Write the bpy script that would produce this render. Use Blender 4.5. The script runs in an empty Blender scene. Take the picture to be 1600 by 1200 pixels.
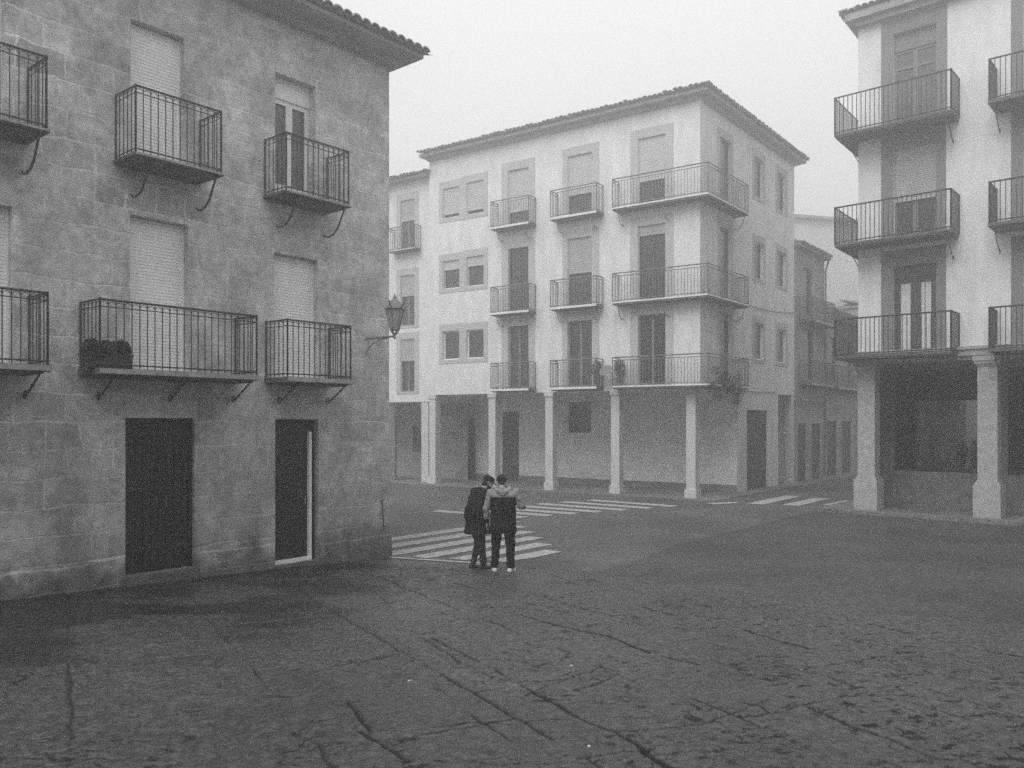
import bpy, math, random
import numpy as np
from mathutils import Vector, Matrix
random.seed(7)
R = math.radians
SC = bpy.context.scene
COL = SC.collection

# ------------------------------------------------------------------ camera, sky, sun, exposure
F0, HZ, CH = 1300.0, 658.0, 2.7          # focal length and eye line measured on the 1600 x 1200 photo, eye height in metres
cam = bpy.data.cameras.new('camera'); camo = bpy.data.objects.new('camera', cam); COL.objects.link(camo)
camo.location = (0, 0, CH); camo.rotation_euler = (R(90), 0, 0)
cam.sensor_width = 36; cam.lens = 36*F0/1600; cam.shift_y = (HZ-600)/1600
cam.clip_start = .1; cam.clip_end = 600
SC.camera = camo
SUN_EL, SUN_AZ = 52, 218                  # azimuth measured clockwise from +Y
w = bpy.data.worlds.new('World'); SC.world = w; w.use_nodes = True
nt = w.node_tree; bg = nt.nodes['Background']
sky = nt.nodes.new('ShaderNodeTexSky'); sky.sky_type = 'NISHITA'; sky.sun_disc = False
sky.sun_elevation = R(SUN_EL); sky.sun_rotation = R(SUN_AZ); sky.air_density = 1.5; sky.dust_density = 6
bw = nt.nodes.new('ShaderNodeRGBToBW'); nt.links.new(sky.outputs[0], bw.inputs[0])
mm = nt.nodes.new('ShaderNodeMath'); mm.operation = 'MULTIPLY_ADD'; mm.inputs[1].default_value = .12; mm.inputs[2].default_value = 8.2
nt.links.new(bw.outputs[0], mm.inputs[0]); nt.links.new(mm.outputs[0], bg.inputs[0]); bg.inputs[1].default_value = .1
sl = bpy.data.lights.new('sun', 'SUN'); sl.energy = 2.2; sl.angle = R(50); sl.color = (1, 1, 1)
so = bpy.data.objects.new('sun', sl); COL.objects.link(so)
sd = Vector((math.sin(R(SUN_AZ))*math.cos(R(SUN_EL)), math.cos(R(SUN_AZ))*math.cos(R(SUN_EL)), math.sin(R(SUN_EL))))
so.rotation_euler = sd.to_track_quat('Z', 'Y').to_euler(); so.location = sd*60
SC.view_settings.view_transform = 'Standard'; SC.view_settings.look = 'None'
SC.view_settings.exposure = .26; SC.view_settings.gamma = 1
SC.render.engine = 'CYCLES'; SC.cycles.use_denoising = False
SC.cycles.volume_bounces = 1; SC.cycles.max_bounces = 6; SC.cycles.diffuse_bounces = 3
SC.cycles.transparent_max_bounces = 8; SC.cycles.use_adaptive_sampling = False
HAZE_DENSITY = .0155

# ------------------------------------------------------------------ materials
def mat(name, v, rough=.85, var=.0, scale=3.0, bump=0.0, bscale=30.0, spec=.3, metal=0.0, stretch=(1, 1, 1)):
    m = bpy.data.materials.new(name); m.use_nodes = True; t = m.node_tree; p = t.nodes['Principled BSDF']
    p.inputs['Roughness'].default_value = rough; p.inputs['Specular IOR Level'].default_value = spec
    p.inputs['Metallic'].default_value = metal
    p.inputs['Base Color'].default_value = (v, v, v, 1)
    tc = t.nodes.new('ShaderNodeTexCoord'); mp = t.nodes.new('ShaderNodeMapping'); mp.inputs['Scale'].default_value = stretch
    t.links.new(tc.outputs['Object'], mp.inputs[0])
    if var:
        n = t.nodes.new('ShaderNodeTexNoise'); n.inputs['Scale'].default_value = scale; n.inputs['Detail'].default_value = 6
        n.inputs['Roughness'].default_value = .65
        t.links.new(mp.outputs[0], n.inputs['Vector'])
        r = t.nodes.new('ShaderNodeValToRGB'); a, b = v*(1-var), v*(1+var)
        r.color_ramp.elements[0].position = .3; r.color_ramp.elements[1].position = .7
        r.color_ramp.elements[0].color = (a, a, a, 1); r.color_ramp.elements[1].color = (b, b, b, 1)
        t.links.new(n.outputs[0], r.inputs[0]); t.links.new(r.outputs[0], p.inputs['Base Color'])
    if bump:
        n = t.nodes.new('ShaderNodeTexNoise'); n.inputs['Scale'].default_value = bscale; n.inputs['Detail'].default_value = 5
        t.links.new(mp.outputs[0], n.inputs['Vector'])
        b = t.nodes.new('ShaderNodeBump'); b.inputs['Strength'].default_value = bump; b.inputs['Distance'].default_value = .03
        t.links.new(n.outputs[0], b.inputs['Height']); t.links.new(b.outputs[0], p.inputs['Normal'])
    return m

def mathn(t, op, a, b=None, c=None, clamp=False):
    n = t.nodes.new('ShaderNodeMath'); n.operation = op; n.use_clamp = clamp
    for i, v in enumerate((a, b, c)):
        if v is None: continue
        if isinstance(v, (int, float)): n.inputs[i].default_value = v
        else: t.links.new(v, n.inputs[i])
    return n.outputs[0]

def noisen(t, vec, scale, detail=5, rough=.6, stretch=None):
    if stretch:
        mp = t.nodes.new('ShaderNodeMapping'); mp.inputs['Scale'].default_value = stretch; t.links.new(vec, mp.inputs[0]); vec = mp.outputs[0]
    n = t.nodes.new('ShaderNodeTexNoise'); n.inputs['Scale'].default_value = scale; n.inputs['Detail'].default_value = detail
    n.inputs['Roughness'].default_value = rough; t.links.new(vec, n.inputs['Vector']); return n.outputs[0]

def ramp(t, x, lo, hi, a=0., b=1.):
    n = t.nodes.new('ShaderNodeMapRange'); n.clamp = True; n.interpolation_type = 'SMOOTHSTEP'
    n.inputs[1].default_value = lo; n.inputs[2].default_value = hi; n.inputs[3].default_value = a; n.inputs[4].default_value = b
    t.links.new(x, n.inputs[0]); return n.outputs[0]

def stone_mat():
    """Ashlar: courses of worn blocks, pale uneven pointing, moist foot, shade painted on the lower storey."""
    m = bpy.data.materials.new('ashlar_stone'); m.use_nodes = True; t = m.node_tree; p = t.nodes['Principled BSDF']
    tc = t.nodes.new('ShaderNodeTexCoord'); sp = t.nodes.new('ShaderNodeSeparateXYZ'); t.links.new(tc.outputs['Object'], sp.inputs[0])
    x, y, z = sp.outputs
    big = noisen(t, tc.outputs['Object'], .55, 4); fine = noisen(t, tc.outputs['Object'], 9, 8, .7)
    wob = noisen(t, tc.outputs['Object'], 1.3, 3)
    cb = t.nodes.new('ShaderNodeCombineXYZ')
    t.links.new(mathn(t, 'MULTIPLY_ADD', wob, .22, mathn(t, 'ADD', x, y)), cb.inputs[0])
    t.links.new(mathn(t, 'MULTIPLY_ADD', wob, .20, z), cb.inputs[1])
    def brick(c1, c2, mo, bw_, rh, off, ms):
        b = t.nodes.new('ShaderNodeTexBrick'); b.offset = off; b.squash = .7; b.squash_frequency = 3
        b.inputs['Color1'].default_value = (c1,)*3+(1,); b.inputs['Color2'].default_value = (c2,)*3+(1,); b.inputs['Mortar'].default_value = (mo,)*3+(1,)
        b.inputs['Scale'].default_value = 1; b.inputs['Mortar Size'].default_value = ms; b.inputs['Mortar Smooth'].default_value = .6
        b.inputs['Brick Width'].default_value = bw_; b.inputs['Row Height'].default_value = rh; b.inputs['Bias'].default_value = .1
        t.links.new(cb.outputs[0], b.inputs['Vector']); return b
    b1 = brick(.68, 1.06, 1.27, .66, .40, .43, .020)
    b2 = brick(.80, 1.10, 1.0, 1.32, .40, .43, .0)
    s = t.nodes.new('ShaderNodeRGBToBW'); t.links.new(b1.outputs['Color'], s.inputs[0])
    s2 = t.nodes.new('ShaderNodeRGBToBW'); t.links.new(b2.outputs['Color'], s2.inputs[0])
    v = mathn(t, 'MULTIPLY', s.outputs[0], s2.outputs[0])
    # plastered patches hide part of the coursing
    pm = ramp(t, mathn(t, 'MULTIPLY_ADD', x, .022, mathn(t, 'ADD', big, .17)), .44, .60)
    v = mathn(t, 'ADD', mathn(t, 'MULTIPLY', v, mathn(t, 'SUBTRACT', 1.0, mathn(t, 'MULTIPLY', pm, .68))), mathn(t, 'MULTIPLY', pm, .70))
    v = mathn(t, 'MULTIPLY', v, ramp(t, fine, .25, .75, .78, 1.2))
    v = mathn(t, 'MULTIPLY', v, ramp(t, noisen(t, tc.outputs['Object'], 3.2, 5, .7), .3, .7, .80, 1.18))
    v = mathn(t, 'MULTIPLY', v, ramp(t, noisen(t, tc.outputs['Object'], 1.1, 6, .7), .3, .7, .84, 1.12))
    # damp rising from the pavement and dirt streaks, irregular outline
    dn = noisen(t, tc.outputs['Object'], 1.7, 6, .65)
    edge = mathn(t, 'MULTIPLY_ADD', dn, -1.5, mathn(t, 'ADD', z, 0.0))
    damp_shade = ramp(t, edge, -.45, .15, .42, 1.0)
    # blotchy darker lower storey: shade painted into the stone colour
    low_shade = ramp(t, mathn(t, 'MULTIPLY_ADD', noisen(t, tc.outputs['Object'], .8, 7, .7), -4.5, z), -1.6, 2.4, .74, 1.0)
    damp_shade = mathn(t, 'MULTIPLY', damp_shade, low_shade)
    v = mathn(t, 'MULTIPLY', v, damp_shade)
    st = noisen(t, tc.outputs['Object'], 1, 6, .7, (1.1, 1.1, .8))
    v = mathn(t, 'MULTIPLY', v, ramp(t, st, .36, .62, .78, 1.08))
    v = mathn(t, 'MULTIPLY', v, STONE)
    c = t.nodes.new('ShaderNodeCombineColor')
    for i in range(3): t.links.new(v, c.inputs[i])
    t.links.new(c.outputs[0], p.inputs['Base Color']); p.inputs['Roughness'].default_value = .9; p.inputs['Specular IOR Level'].default_value = .2
    bp = t.nodes.new('ShaderNodeBump'); bp.inputs['Strength'].default_value = .6; bp.inputs['Distance'].default_value = .02
    h = mathn(t, 'MULTIPLY_ADD', b1.outputs['Fac'], -.4, mathn(t, 'ADD', fine, noisen(t, tc.outputs['Object'], 40, 3)))
    t.links.new(h, bp.inputs['Height']); t.links.new(bp.outputs[0], p.inputs['Normal'])
    return m
STONE = .60

def paving_mat(name, base, rough, dirt=False, coarse=1.0, wet=.15):
    m = bpy.data.materials.new(name); m.use_nodes = True; t = m.node_tree; p = t.nodes['Principled BSDF']
    tc = t.nodes.new('ShaderNodeTexCoord'); g = tc.outputs['Object']
    v = ramp(t, noisen(t, g, .35, 5, .6), .3, .7, .72, 1.25)
    v = mathn(t, 'MULTIPLY', v, ramp(t, noisen(t, g, 7, 8, .75), .28, .72, .7, 1.35))
    v = mathn(t, 'MULTIPLY', v, ramp(t, noisen(t, g, 18, 8, .85), .40, .60, .50, 1.6))
    if dirt:
        for sc, st_, lo, k in ((9, (1, 1.8, 1), .60, .35), (21, (1, 1.6, 1), .60, .4)):
            v = mathn(t, 'MULTIPLY', v, ramp(t, noisen(t, g, sc, 6, .75, st_), lo-.02, lo+.06, 1.0, k))
        v = mathn(t, 'MULTIPLY', v, ramp(t, noisen(t, g, 30, 3, .8), .62, .72, 1.0, 1.9))
        a = t.nodes.new('ShaderNodeAttribute'); a.attribute_name = 'dirt'
        v = mathn(t, 'MULTIPLY', v, ramp(t, a.outputs['Fac'], 0, .9, 1.0, .12))
        a2 = t.nodes.new('ShaderNodeAttribute'); a2.attribute_name = 'damp_shade'
        v = mathn(t, 'MULTIPLY', v, ramp(t, a2.outputs['Fac'], 0, 1, 1.0, .28))  # one mask darkens for wet ground and for painted corner shade
    v = mathn(t, 'MULTIPLY', v, base)
    c = t.nodes.new('ShaderNodeCombineColor')
    for i in range(3): t.links.new(v, c.inputs[i])
    t.links.new(c.outputs[0], p.inputs['Base Color'])
    rg = ramp(t, noisen(t, g, .5, 4, .6), .35, .65, rough-wet, rough+wet)
    if dirt:
        rg = mathn(t, 'MAXIMUM', rg, ramp(t, a.outputs['Fac'], 0, .6, .0, .95))
    t.links.new(rg, p.inputs['Roughness']); p.inputs['Specular IOR Level'].default_value = .72 if dirt else .4
    bp = t.nodes.new('ShaderNodeBump'); bp.inputs['Strength'].default_value = .6; bp.inputs['Distance'].default_value = .010*coarse
    t.links.new(mathn(t, 'ADD', noisen(t, g, 45, 5, .75), noisen(t, g, 12, 4, .7)), bp.inputs['Height']); t.links.new(bp.outputs[0], p.inputs['Normal'])
    return m

def wood_mat(name, v):
    return mat(name, v, .6, .45, 6, .4, 12, .3, stretch=(6, 6, .35))

def glass_mat(name, v, rough=.12):
    return mat(name, v, rough, .3, 1.5, 0, 1, .6)

def shop_glass():
    m = bpy.data.materials.new('shop_glass'); m.use_nodes = True; t = m.node_tree
    t.nodes.remove(t.nodes['Principled BSDF']); o = t.nodes['Material Output']
    a = t.nodes.new('ShaderNodeBsdfTransparent'); a.inputs[0].default_value = (.8, .8, .8, 1)
    b = t.nodes.new('ShaderNodeBsdfGlossy'); b.inputs['Roughness'].default_value = .03
    f = t.nodes.new('ShaderNodeFresnel'); f.inputs[0].default_value = 2.3; x = t.nodes.new('ShaderNodeMixShader')
    t.links.new(f.outputs[0], x.inputs[0]); t.links.new(a.outputs[0], x.inputs[1]); t.links.new(b.outputs[0], x.inputs[2]); t.links.new(x.outputs[0], o.inputs[0])
    return m

M = {
 'stone': stone_mat(),
 'stone_trim': mat('worn_stone', .13, .9, .3, 5, .5, 30),
 'plaster': mat('white_plaster', .68, .92, .13, 1.6, .15, 25, .1, stretch=(1.6, 1.6, .45)),
 'plaster_side': mat('white_plaster_weathered', .62, .92, .1, .9, .2, 25, .1),
 'plaster_grey': mat('grey_plaster', .74, .92, .15, 1.2, .2, 25, .1),
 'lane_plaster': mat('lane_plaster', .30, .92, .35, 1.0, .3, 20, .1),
 'plaster_dark': mat('dark_plaster', .22, .92, .25, 1.2, .3, 25, .1),
 'surround': mat('grey_painted_surround', .20, .9, .1, 2, .1, 30, .1),
 'surround_pale': mat('pale_grey_surround', .46, .9, .1, 2, .1, 30, .1),
 'column': mat('granite_column', .40, .85, .22, 7, .5, 40, .2),
 'column_pale': mat('pale_column', .56, .85, .12, 4, .3, 40, .2),
 'tile': mat('clay_roof_tile', .32, .9, .45, 4, .4, 20, .1),
 'soffit': mat('eave_board', .30, .9, .3, 3, .2, 20, .1),
 'iron': mat('wrought_iron', .035, .55, .4, 8, .2, 60, .4),
 'iron_grey': mat('grey_painted_iron', .18, .6, .3, 8, 0, 60, .3),
 'lamp_iron': mat('weathered_lamp_iron', .20, .6, .3, 8, 0, 60, .3),
 'slab': mat('balcony_slab_stone', .12, .9, .3, 6, .3, 30, .1),
 'slab_top': mat('balcony_lip', .33, .85, .25, 6, .3, 30, .1),
 'shutter': mat('roller_shutter_plastic', .92, .6, .06, 2, 0, 1, .3),
 'shutter_mid': mat('pale_roller_shutter', .50, .7, .1, 2, 0, 1, .2),
 'shutter_grey': mat('grey_roller_shutter', .40, .7, .1, 2, 0, 1, .2),
 'white': mat('white_painted_wood', .85, .5, .06, 3, 0, 1, .4),
 'door': wood_mat('dark_oak', .026),
 'door_grey': wood_mat('grey_weathered_door', .07),
 'glass': glass_mat('window_glass', .03),
 'glass_curtain': glass_mat('curtained_glass', .10, .2),
 'curtain': mat('net_curtain', .6, .8, .15, 5, 0, 1, .2),
 'shop_glass': shop_glass(),
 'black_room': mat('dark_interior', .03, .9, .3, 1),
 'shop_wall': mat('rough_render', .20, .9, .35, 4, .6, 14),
 'leaf': mat('dark_leaves', .05, .7, .5, 9, 0, 1, .3),
 'pot': mat('terracotta_pot', .14, .9, .3, 6),
 'cable': mat('black_cable', .05, .6),
 'paint': mat('worn_road_paint', .40, .8, .5, 9, .3, 40, .2),
 'asphalt': paving_mat('pale_asphalt', .088, .62, wet=.12),
 'asphalt_dark': paving_mat('dark_asphalt', .056, .66, wet=.1),
 'paving': paving_mat('cracked_slate_paving', .058, .27, True, 1.4),
 'pavement': paving_mat('pavement_stone', .16, .7),
 'hide': mat('skin', .32, .6, .06, 20, 0, 1, .3),
 'hair': mat('dark_hair', .012, .7, .4, 60, .5, 120),
 'cloth_dark': mat('dark_wool', .016, .9, .3, 20, .4, 60, .1),
 'cloth_black': mat('black_cotton', .012, .9, .3, 20, .4, 60, .1),
 'cloth_mid': mat('faded_trousers', .035, .9, .4, 14, .4, 60, .1),
 'cloth_light': mat('light_grey_fleece', .26, .9, .2, 18, .4, 60, .1),
 'shoe_white': mat('white_sneaker', .6, .6, .1, 20),
 'shoe_dark': mat('dark_leather_shoe', .02, .5, .2, 20),
 'lamp_glass': mat('milky_lamp_glass', .35, .3, .1, 8, 0, 1, .5),
 'litter': mat('dry_leaf_litter', .5, .8, .3, 30),
 'vase': mat('pale_ceramic', .6, .4),
}

# ------------------------------------------------------------------ mesh builder
class MB:
    def __init__(s): s.v = []; s.f = []
    def add(s, vs, fs):
        b = len(s.v); s.v += [tuple(p) for p in vs]; s.f += [tuple(b+i for i in f) for f in fs]
    def hexa(s, p):   # eight corners, bottom ring then top ring
        s.add(p, [(0, 3, 2, 1), (4, 5, 6, 7), (0, 1, 5, 4), (1, 2, 6, 5), (2, 3, 7, 6), (3, 0, 4, 7)])
    def box(s, c, sx, sy, sz, rz=0):
        ca, sa = math.cos(rz), math.sin(rz)
        q = [(c[0]+ca*a*sx-sa*b*sy, c[1]+sa*a*sx+ca*b*sy, c[2]+k*sz) for k in (-.5, .5) for a, b in ((-.5, -.5), (.5, -.5), (.5, .5), (-.5, .5))]
        s.hexa(q)
    def fbox(s, F, u0, u1, d0, d1, z0, z1):
        q = [F.p(u, d, z) for z in (z0, z1) for u, d in ((u0, d0), (u1, d0), (u1, d1), (u0, d1))]
        s.hexa(q)
    def tube(s, p, q, r, n=5, r2=None):
        p, q = Vector(p), Vector(q); a = (q-p)
        if a.length < 1e-6: return
        a.normalize(); u = a.orthogonal().normalized(); w_ = a.cross(u); r2 = r if r2 is None else r2
        vs = []
        for c, rr in ((p, r), (q, r2)):
            for i in range(n):
                t = 2*math.pi*i/n+math.pi/n; vs.append(c+(u*math.cos(t)+w_*math.sin(t))*rr)
        s.add(vs, [tuple(reversed(range(n))), tuple(range(n, 2*n))]+[(i, (i+1) % n, n+(i+1) % n, n+i) for i in range(n)])
    def path(s, pts, r, n=5):
        for a, b in zip(pts, pts[1:]): s.tube(a, b, r, n)
    def lathe(s, c, prof, n=16, ax=None):
        vs = []; k = len(prof)
        for r, z in prof:
            for i in range(n):
                t = 2*math.pi*i/n; vs.append((c[0]+r*math.cos(t), c[1]+r*math.sin(t), c[2]+z))
        fs = [tuple(reversed(range(n))), tuple(range((k-1)*n, k*n))]
        for j in range(k-1):
            fs += [(j*n+i, j*n+(i+1) % n, (j+1)*n+(i+1) % n, (j+1)*n+i) for i in range(n)]
        s.add(vs, fs)
    def build(s, name, m, parent=None, root=None, smooth=False):
        me = bpy.data.meshes.new(name); vs = s.v
        root = root or parent
        if root is not None:
            inv = INV[root.name]; vs = [tuple(inv @ Vector(p)) for p in vs]
        me.from_pydata(vs, [], s.f); me.materials.append(m if not isinstance(m, str) else M[m]); me.update()
        if smooth: me.polygons.foreach_set('use_smooth', [True]*len(me.polygons))
        o = bpy.data.objects.new(name, me); COL.objects.link(o)
        if parent is not None: o.parent = parent
        if root is not None: INV[o.name] = INV[root.name]
        return o
INV = {}
def thing(name, label, cat, loc, rz=0, group=None):
    o = bpy.data.objects.new(name, None); COL.objects.link(o); o.location = loc; o.rotation_euler = (0, 0, rz)
    o['label'] = label; o['category'] = cat; o.empty_display_size = .2
    if group: o['group'] = group
    INV[o.name] = (Matrix.Translation(Vector(loc)) @ Matrix.Rotation(rz, 4, 'Z')).inverted()
    return o
def structure(o): o['kind'] = 'structure'; return o

# ------------------------------------------------------------------ ground height and facade frames
def gz(y):
    s = .047*max(0., 16.4-y)
    return s
def ground(px, py, z=None):      # world point of a place on the ground given in photo coordinates
    k = (py-HZ)/F0; Y = CH/k
    if Y < 16.4 and z is None: Y = (CH-.047*16.4)/(k-.047)
    if z is not None: Y = (CH-z)/k
    return ((px-800)/F0*Y, Y)

class Frame:
    """A facade: origin on the ground, unit direction along it (u), unit normal towards the street (d)."""
    def __init__(s, o, dr, out):
        l = math.hypot(*dr); s.o = o; s.dr = (dr[0]/l, dr[1]/l)
        n = (-s.dr[1], s.dr[0])
        if n[0]*out[0]+n[1]*out[1] < 0: n = (-n[0], -n[1])
        s.n = n
    def p(s, u, d, z): return (s.o[0]+u*s.dr[0]+d*s.n[0], s.o[1]+u*s.dr[1]+d*s.n[1], z)
    def u(s, px, d=0):
        k = (px-800)/F0; ox, oy = s.o[0]+d*s.n[0], s.o[1]+d*s.n[1]
        return (k*oy-ox)/(s.dr[0]-k*s.dr[1])
    def z(s, px, py, d=0):
        u = s.u(px, d); Y = s.o[1]+u*s.dr[1]+d*s.n[1]; return CH-(py-HZ)/F0*Y
    @property
    def rz(s): return math.atan2(s.dr[1], s.dr[0])

def facade(mb, F, u0, u1, z0, z1, holes, rev=.16, d=0.0):
    us = sorted({u0, u1, *[h[0] for h in holes], *[h[1] for h in holes]}); zs = sorted({z0, z1, *[h[2] for h in holes], *[h[3] for h in holes]})
    us = [x for x in us if u0-1e-6 <= x <= u1+1e-6]; zs = [x for x in zs if z0-1e-6 <= x <= z1+1e-6]
    idx = {}; vs = []
    def vid(i, j):
        if (i, j) not in idx: idx[i, j] = len(vs); vs.append(F.p(us[i], d, zs[j]))
        return idx[i, j]
    fs = []
    for i in range(len(us)-1):
        for j in range(len(zs)-1):
            cu, cz = (us[i]+us[i+1])/2, (zs[j]+zs[j+1])/2
            if any(h[0] < cu < h[1] and h[2] < cz < h[3] for h in holes): continue
            fs.append((vid(i, j), vid(i+1, j), vid(i+1, j+1), vid(i, j+1)))
    mb.add(vs, fs)
    for h in holes:
        r = h[4] if len(h) > 4 else rev
        a, b, c, e = h[:4]
        q = [F.p(a, d, c), F.p(b, d, c), F.p(b, d, e), F.p(a, d, e), F.p(a, d-r, c), F.p(b, d-r, c), F.p(b, d-r, e), F.p(a, d-r, e)]
        mb.add(q, [(0, 4, 5, 1), (1, 5, 6, 2), (2, 6, 7, 3), (3, 7, 4, 0)])

def shutter(F, h, d, za, zb, parent, root, m='shutter', pitch=.05):
    """Roller shutter of slats between za and zb with side guides."""
    mb = MB(); u0, u1 = h[0]+.03, h[1]-.03; n = max(2, int((zb-za)/pitch)); p = (zb-za)/n; vs = []; fs = []
    for i in range(n):
        z = za+i*p
        for zz, dd in ((z, 0.0), (z+p*.12, .012), (z+p*.8, .012), (z+p*.97, .0)):
            vs += [F.p(u0, d+dd, zz), F.p(u1, d+dd, zz)]
    for k in range(len(vs)//2-1): fs.append((2*k, 2*k+1, 2*k+3, 2*k+2))
    mb.add(vs, fs)
    for a, b in ((h[0], h[0]+.035), (h[1]-.035, h[1])): mb.fbox(F, a, b, d-.03, d+.03, h[2], h[3])
    mb.fbox(F, u0, u1, d-.012, d+.02, za-.03, za+.02)
    return mb.build('roller_shutter', m, parent, root)

def window(F, h, parent, root, frame_m='white', pane_m='glass', d=-.13, shut=0.0, shut_m='shutter', leaves=2, fw=.06, box=0.0, curtain=False, surround=None, sill=False, pitch=.05, transom=None, panel=0.0):
    """Window or balcony door in opening h: frame > panes, roller shutter, painted surround."""
    mb = MB(); u0, u1, z0, z1 = h[:4]
    zt = z1-box
    mb.fbox(F, u0, u0+fw, d-.05, d, z0, zt); mb.fbox(F, u1-fw, u1, d-.05, d, z0, zt)
    mb.fbox(F, u0+fw, u1-fw, d-.05, d, z0, z0+fw+panel); mb.fbox(F, u0+fw, u1-fw, d-.05, d, zt-fw, zt)
    if box: mb.fbox(F, u0+.002, u1-.002, d-.06, d+.03, zt, z1-.002)
    for i in range(1, leaves):
        c = u0+(u1-u0)*i/leaves; mb.fbox(F, c-fw*.8, c+fw*.8, d-.045, d+.005, z0+fw+panel, zt-fw)
    if transom:
        mb.fbox(F, u0+fw, u1-fw, d-.047, d+.003, transom-fw*.5, transom+fw*.5)
    fr = mb.build('window', frame_m, parent, root)
    mb = MB(); mb.fbox(F, u0+fw*.5, u1-fw*.5, d-.036, d-.026, z0+.02, zt-.02)
    mb.build('pane', pane_m, fr, root)
    if curtain:
        mb = MB(); n = 24; vs = []; fs = []
        for i in range(n+1):
            u = u0+fw+(u1-u0-2*fw)*i/n; dd = d-.022+.006*math.sin(i*1.9)*(1 if i % 2 else .6)
            vs += [F.p(u, dd, z0+fw+panel), F.p(u, dd, zt-fw)]
        for i in range(n): fs.append((2*i, 2*i+2, 2*i+3, 2*i+1))
        mb.add(vs, fs); mb.build('curtain', 'curtain', fr, root)
    if shut > 0: shutter(F, h, d+.045, z1-(z1-z0)*shut, z1-.004, fr, root, shut_m, pitch)
    if surround:
        a, b, c, e, sm = surround
        mb = MB(); t = .018
        if u0-a > .01: mb.fbox(F, a, u0, 0.001, t, c, e)
        if b-u1 > .01: mb.fbox(F, u1, b, 0.001, t, c, e)
        mb.fbox(F, u0, u1, 0.001, t, z1, e)
        if z0-c > .02: mb.fbox(F, u0, u1, 0.001, t, c, z0)
        mb.build('surround', sm, fr, root)
    if sill:
        mb = MB(); mb.fbox(F, u0-.08, u1+.08, .002, .08, z0-.07, z0-.002); mb.build('sill', 'surround', fr, root)
    return fr

def railing(mb, pts, z0, h, sp, r, style='plain', posts=True):
    """Balusters along a plan polyline of world (x, y) points."""
    up = Vector((0, 0, 1))
    for a, b in zip(pts, pts[1:]):
        A, B = Vector((a[0], a[1], 0)), Vector((b[0], b[1], 0)); L = (B-A).length; n = max(1, round(L/sp)); dv = (B-A)/n
        for i in range(n+1):
            q = A+dv*i; mb.tube(q+up*z0, q+up*(z0+h-(.0 if style != 'double' else .1)), r, 4)
            if style == 'ring' and i < n:
                rr = dv.length*.5; c = q+dv*.5; e = dv.normalized(); arc = [c+e*(math.cos(t)*rr)+up*(z0+h-.085+math.sin(t)*.06) for t in [math.pi*k/6 for k in range(7)]]
                mb.path(arc, r*.7, 3)
        tops = [(h, r*1.9)]
        if style == 'double': tops = [(h, r*2.4), (h-.1, r*1.4)]
        if style == 'ring': tops = [(h, r*1.9), (h-.1, r*.9)]
        for hh, rr in tops+[(.05, r*1.4)]: mb.tube(A+up*(z0+hh), B+up*(z0+hh), rr, 4)
        if posts:
            for q in (A, B): mb.tube(q+up*z0, q+up*(z0+h+.02), r*1.9, 5)

def scroll(F, u, zt, dep, drop, style):
    mb = MB(); pts = []
    if style == 's':
        for d, z in ((1, 0), (.93, -.18), (.84, -.36), (.76, -.56), (.66, -.76), (.5, -.92), (.3, -1), (.14, -.97), (.05, -.88)): pts.append(F.p(u, d*dep, zt+z*drop))
        mb.path(pts, .017, 6)
        mb.tube(F.p(u, .02, zt-.02), F.p(u, dep, zt-.02), .018, 5)
    else:
        mb.tube(F.p(u, dep*.97, zt), F.p(u, dep*.22, zt-drop*.86), .014, 5)
        c = (dep*.14, zt-drop*.86)
        for k in range(15):
            t = k/14*2*math.pi*1.35; rr = .07*(1-k/18); pts.append(F.p(u, c[0]+rr*math.cos(t), c[1]+rr*math.sin(t)))
        mb.path(pts, .012, 5)
        for f in (.3, .55, .8):
            q = F.p(u, dep*(.97-.75*f), zt-drop*.86*f); mb.box(q, .035, .035, .03, F.rz)
        mb.tube(F.p(u, .02, zt-.015), F.p(u, dep, zt-.015), .014, 5)
    return mb

def balcony(F, ua, ub, zf, dep, h, parent, root, sp=.11, r=.008, style='ring', brackets=(), bstyle='s', drop=.45, thick=.05, iron='iron', lip='slab_top', slab='slab'):
    mb = MB(); mb.fbox(F, ua-.03, ub+.03, .002, dep+.04, zf-thick, zf-.004)
    mb.fbox(F, ua+.04, ub-.04, .003, dep-.03, zf-thick-.03, zf-thick-.001)
    b = mb.build('balcony', slab, parent, root)
    mb = MB(); mb.fbox(F, ua-.02, ub+.02, dep+.041, dep+.05, zf-thick+.012, zf-.008); mb.build('slab_edge', lip, b, root)
    mb = MB(); pts = [F.p(ua, .02, 0), F.p(ua, dep, 0), F.p(ub, dep, 0), F.p(ub, .02, 0)]
    railing(mb, pts, zf, h, sp, r, style); mb.build('railing', iron, b, root)
    for u in brackets: scroll(F, u, zf-thick-.01, dep, drop, bstyle).build('bracket', iron, b, root)
    return b

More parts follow.
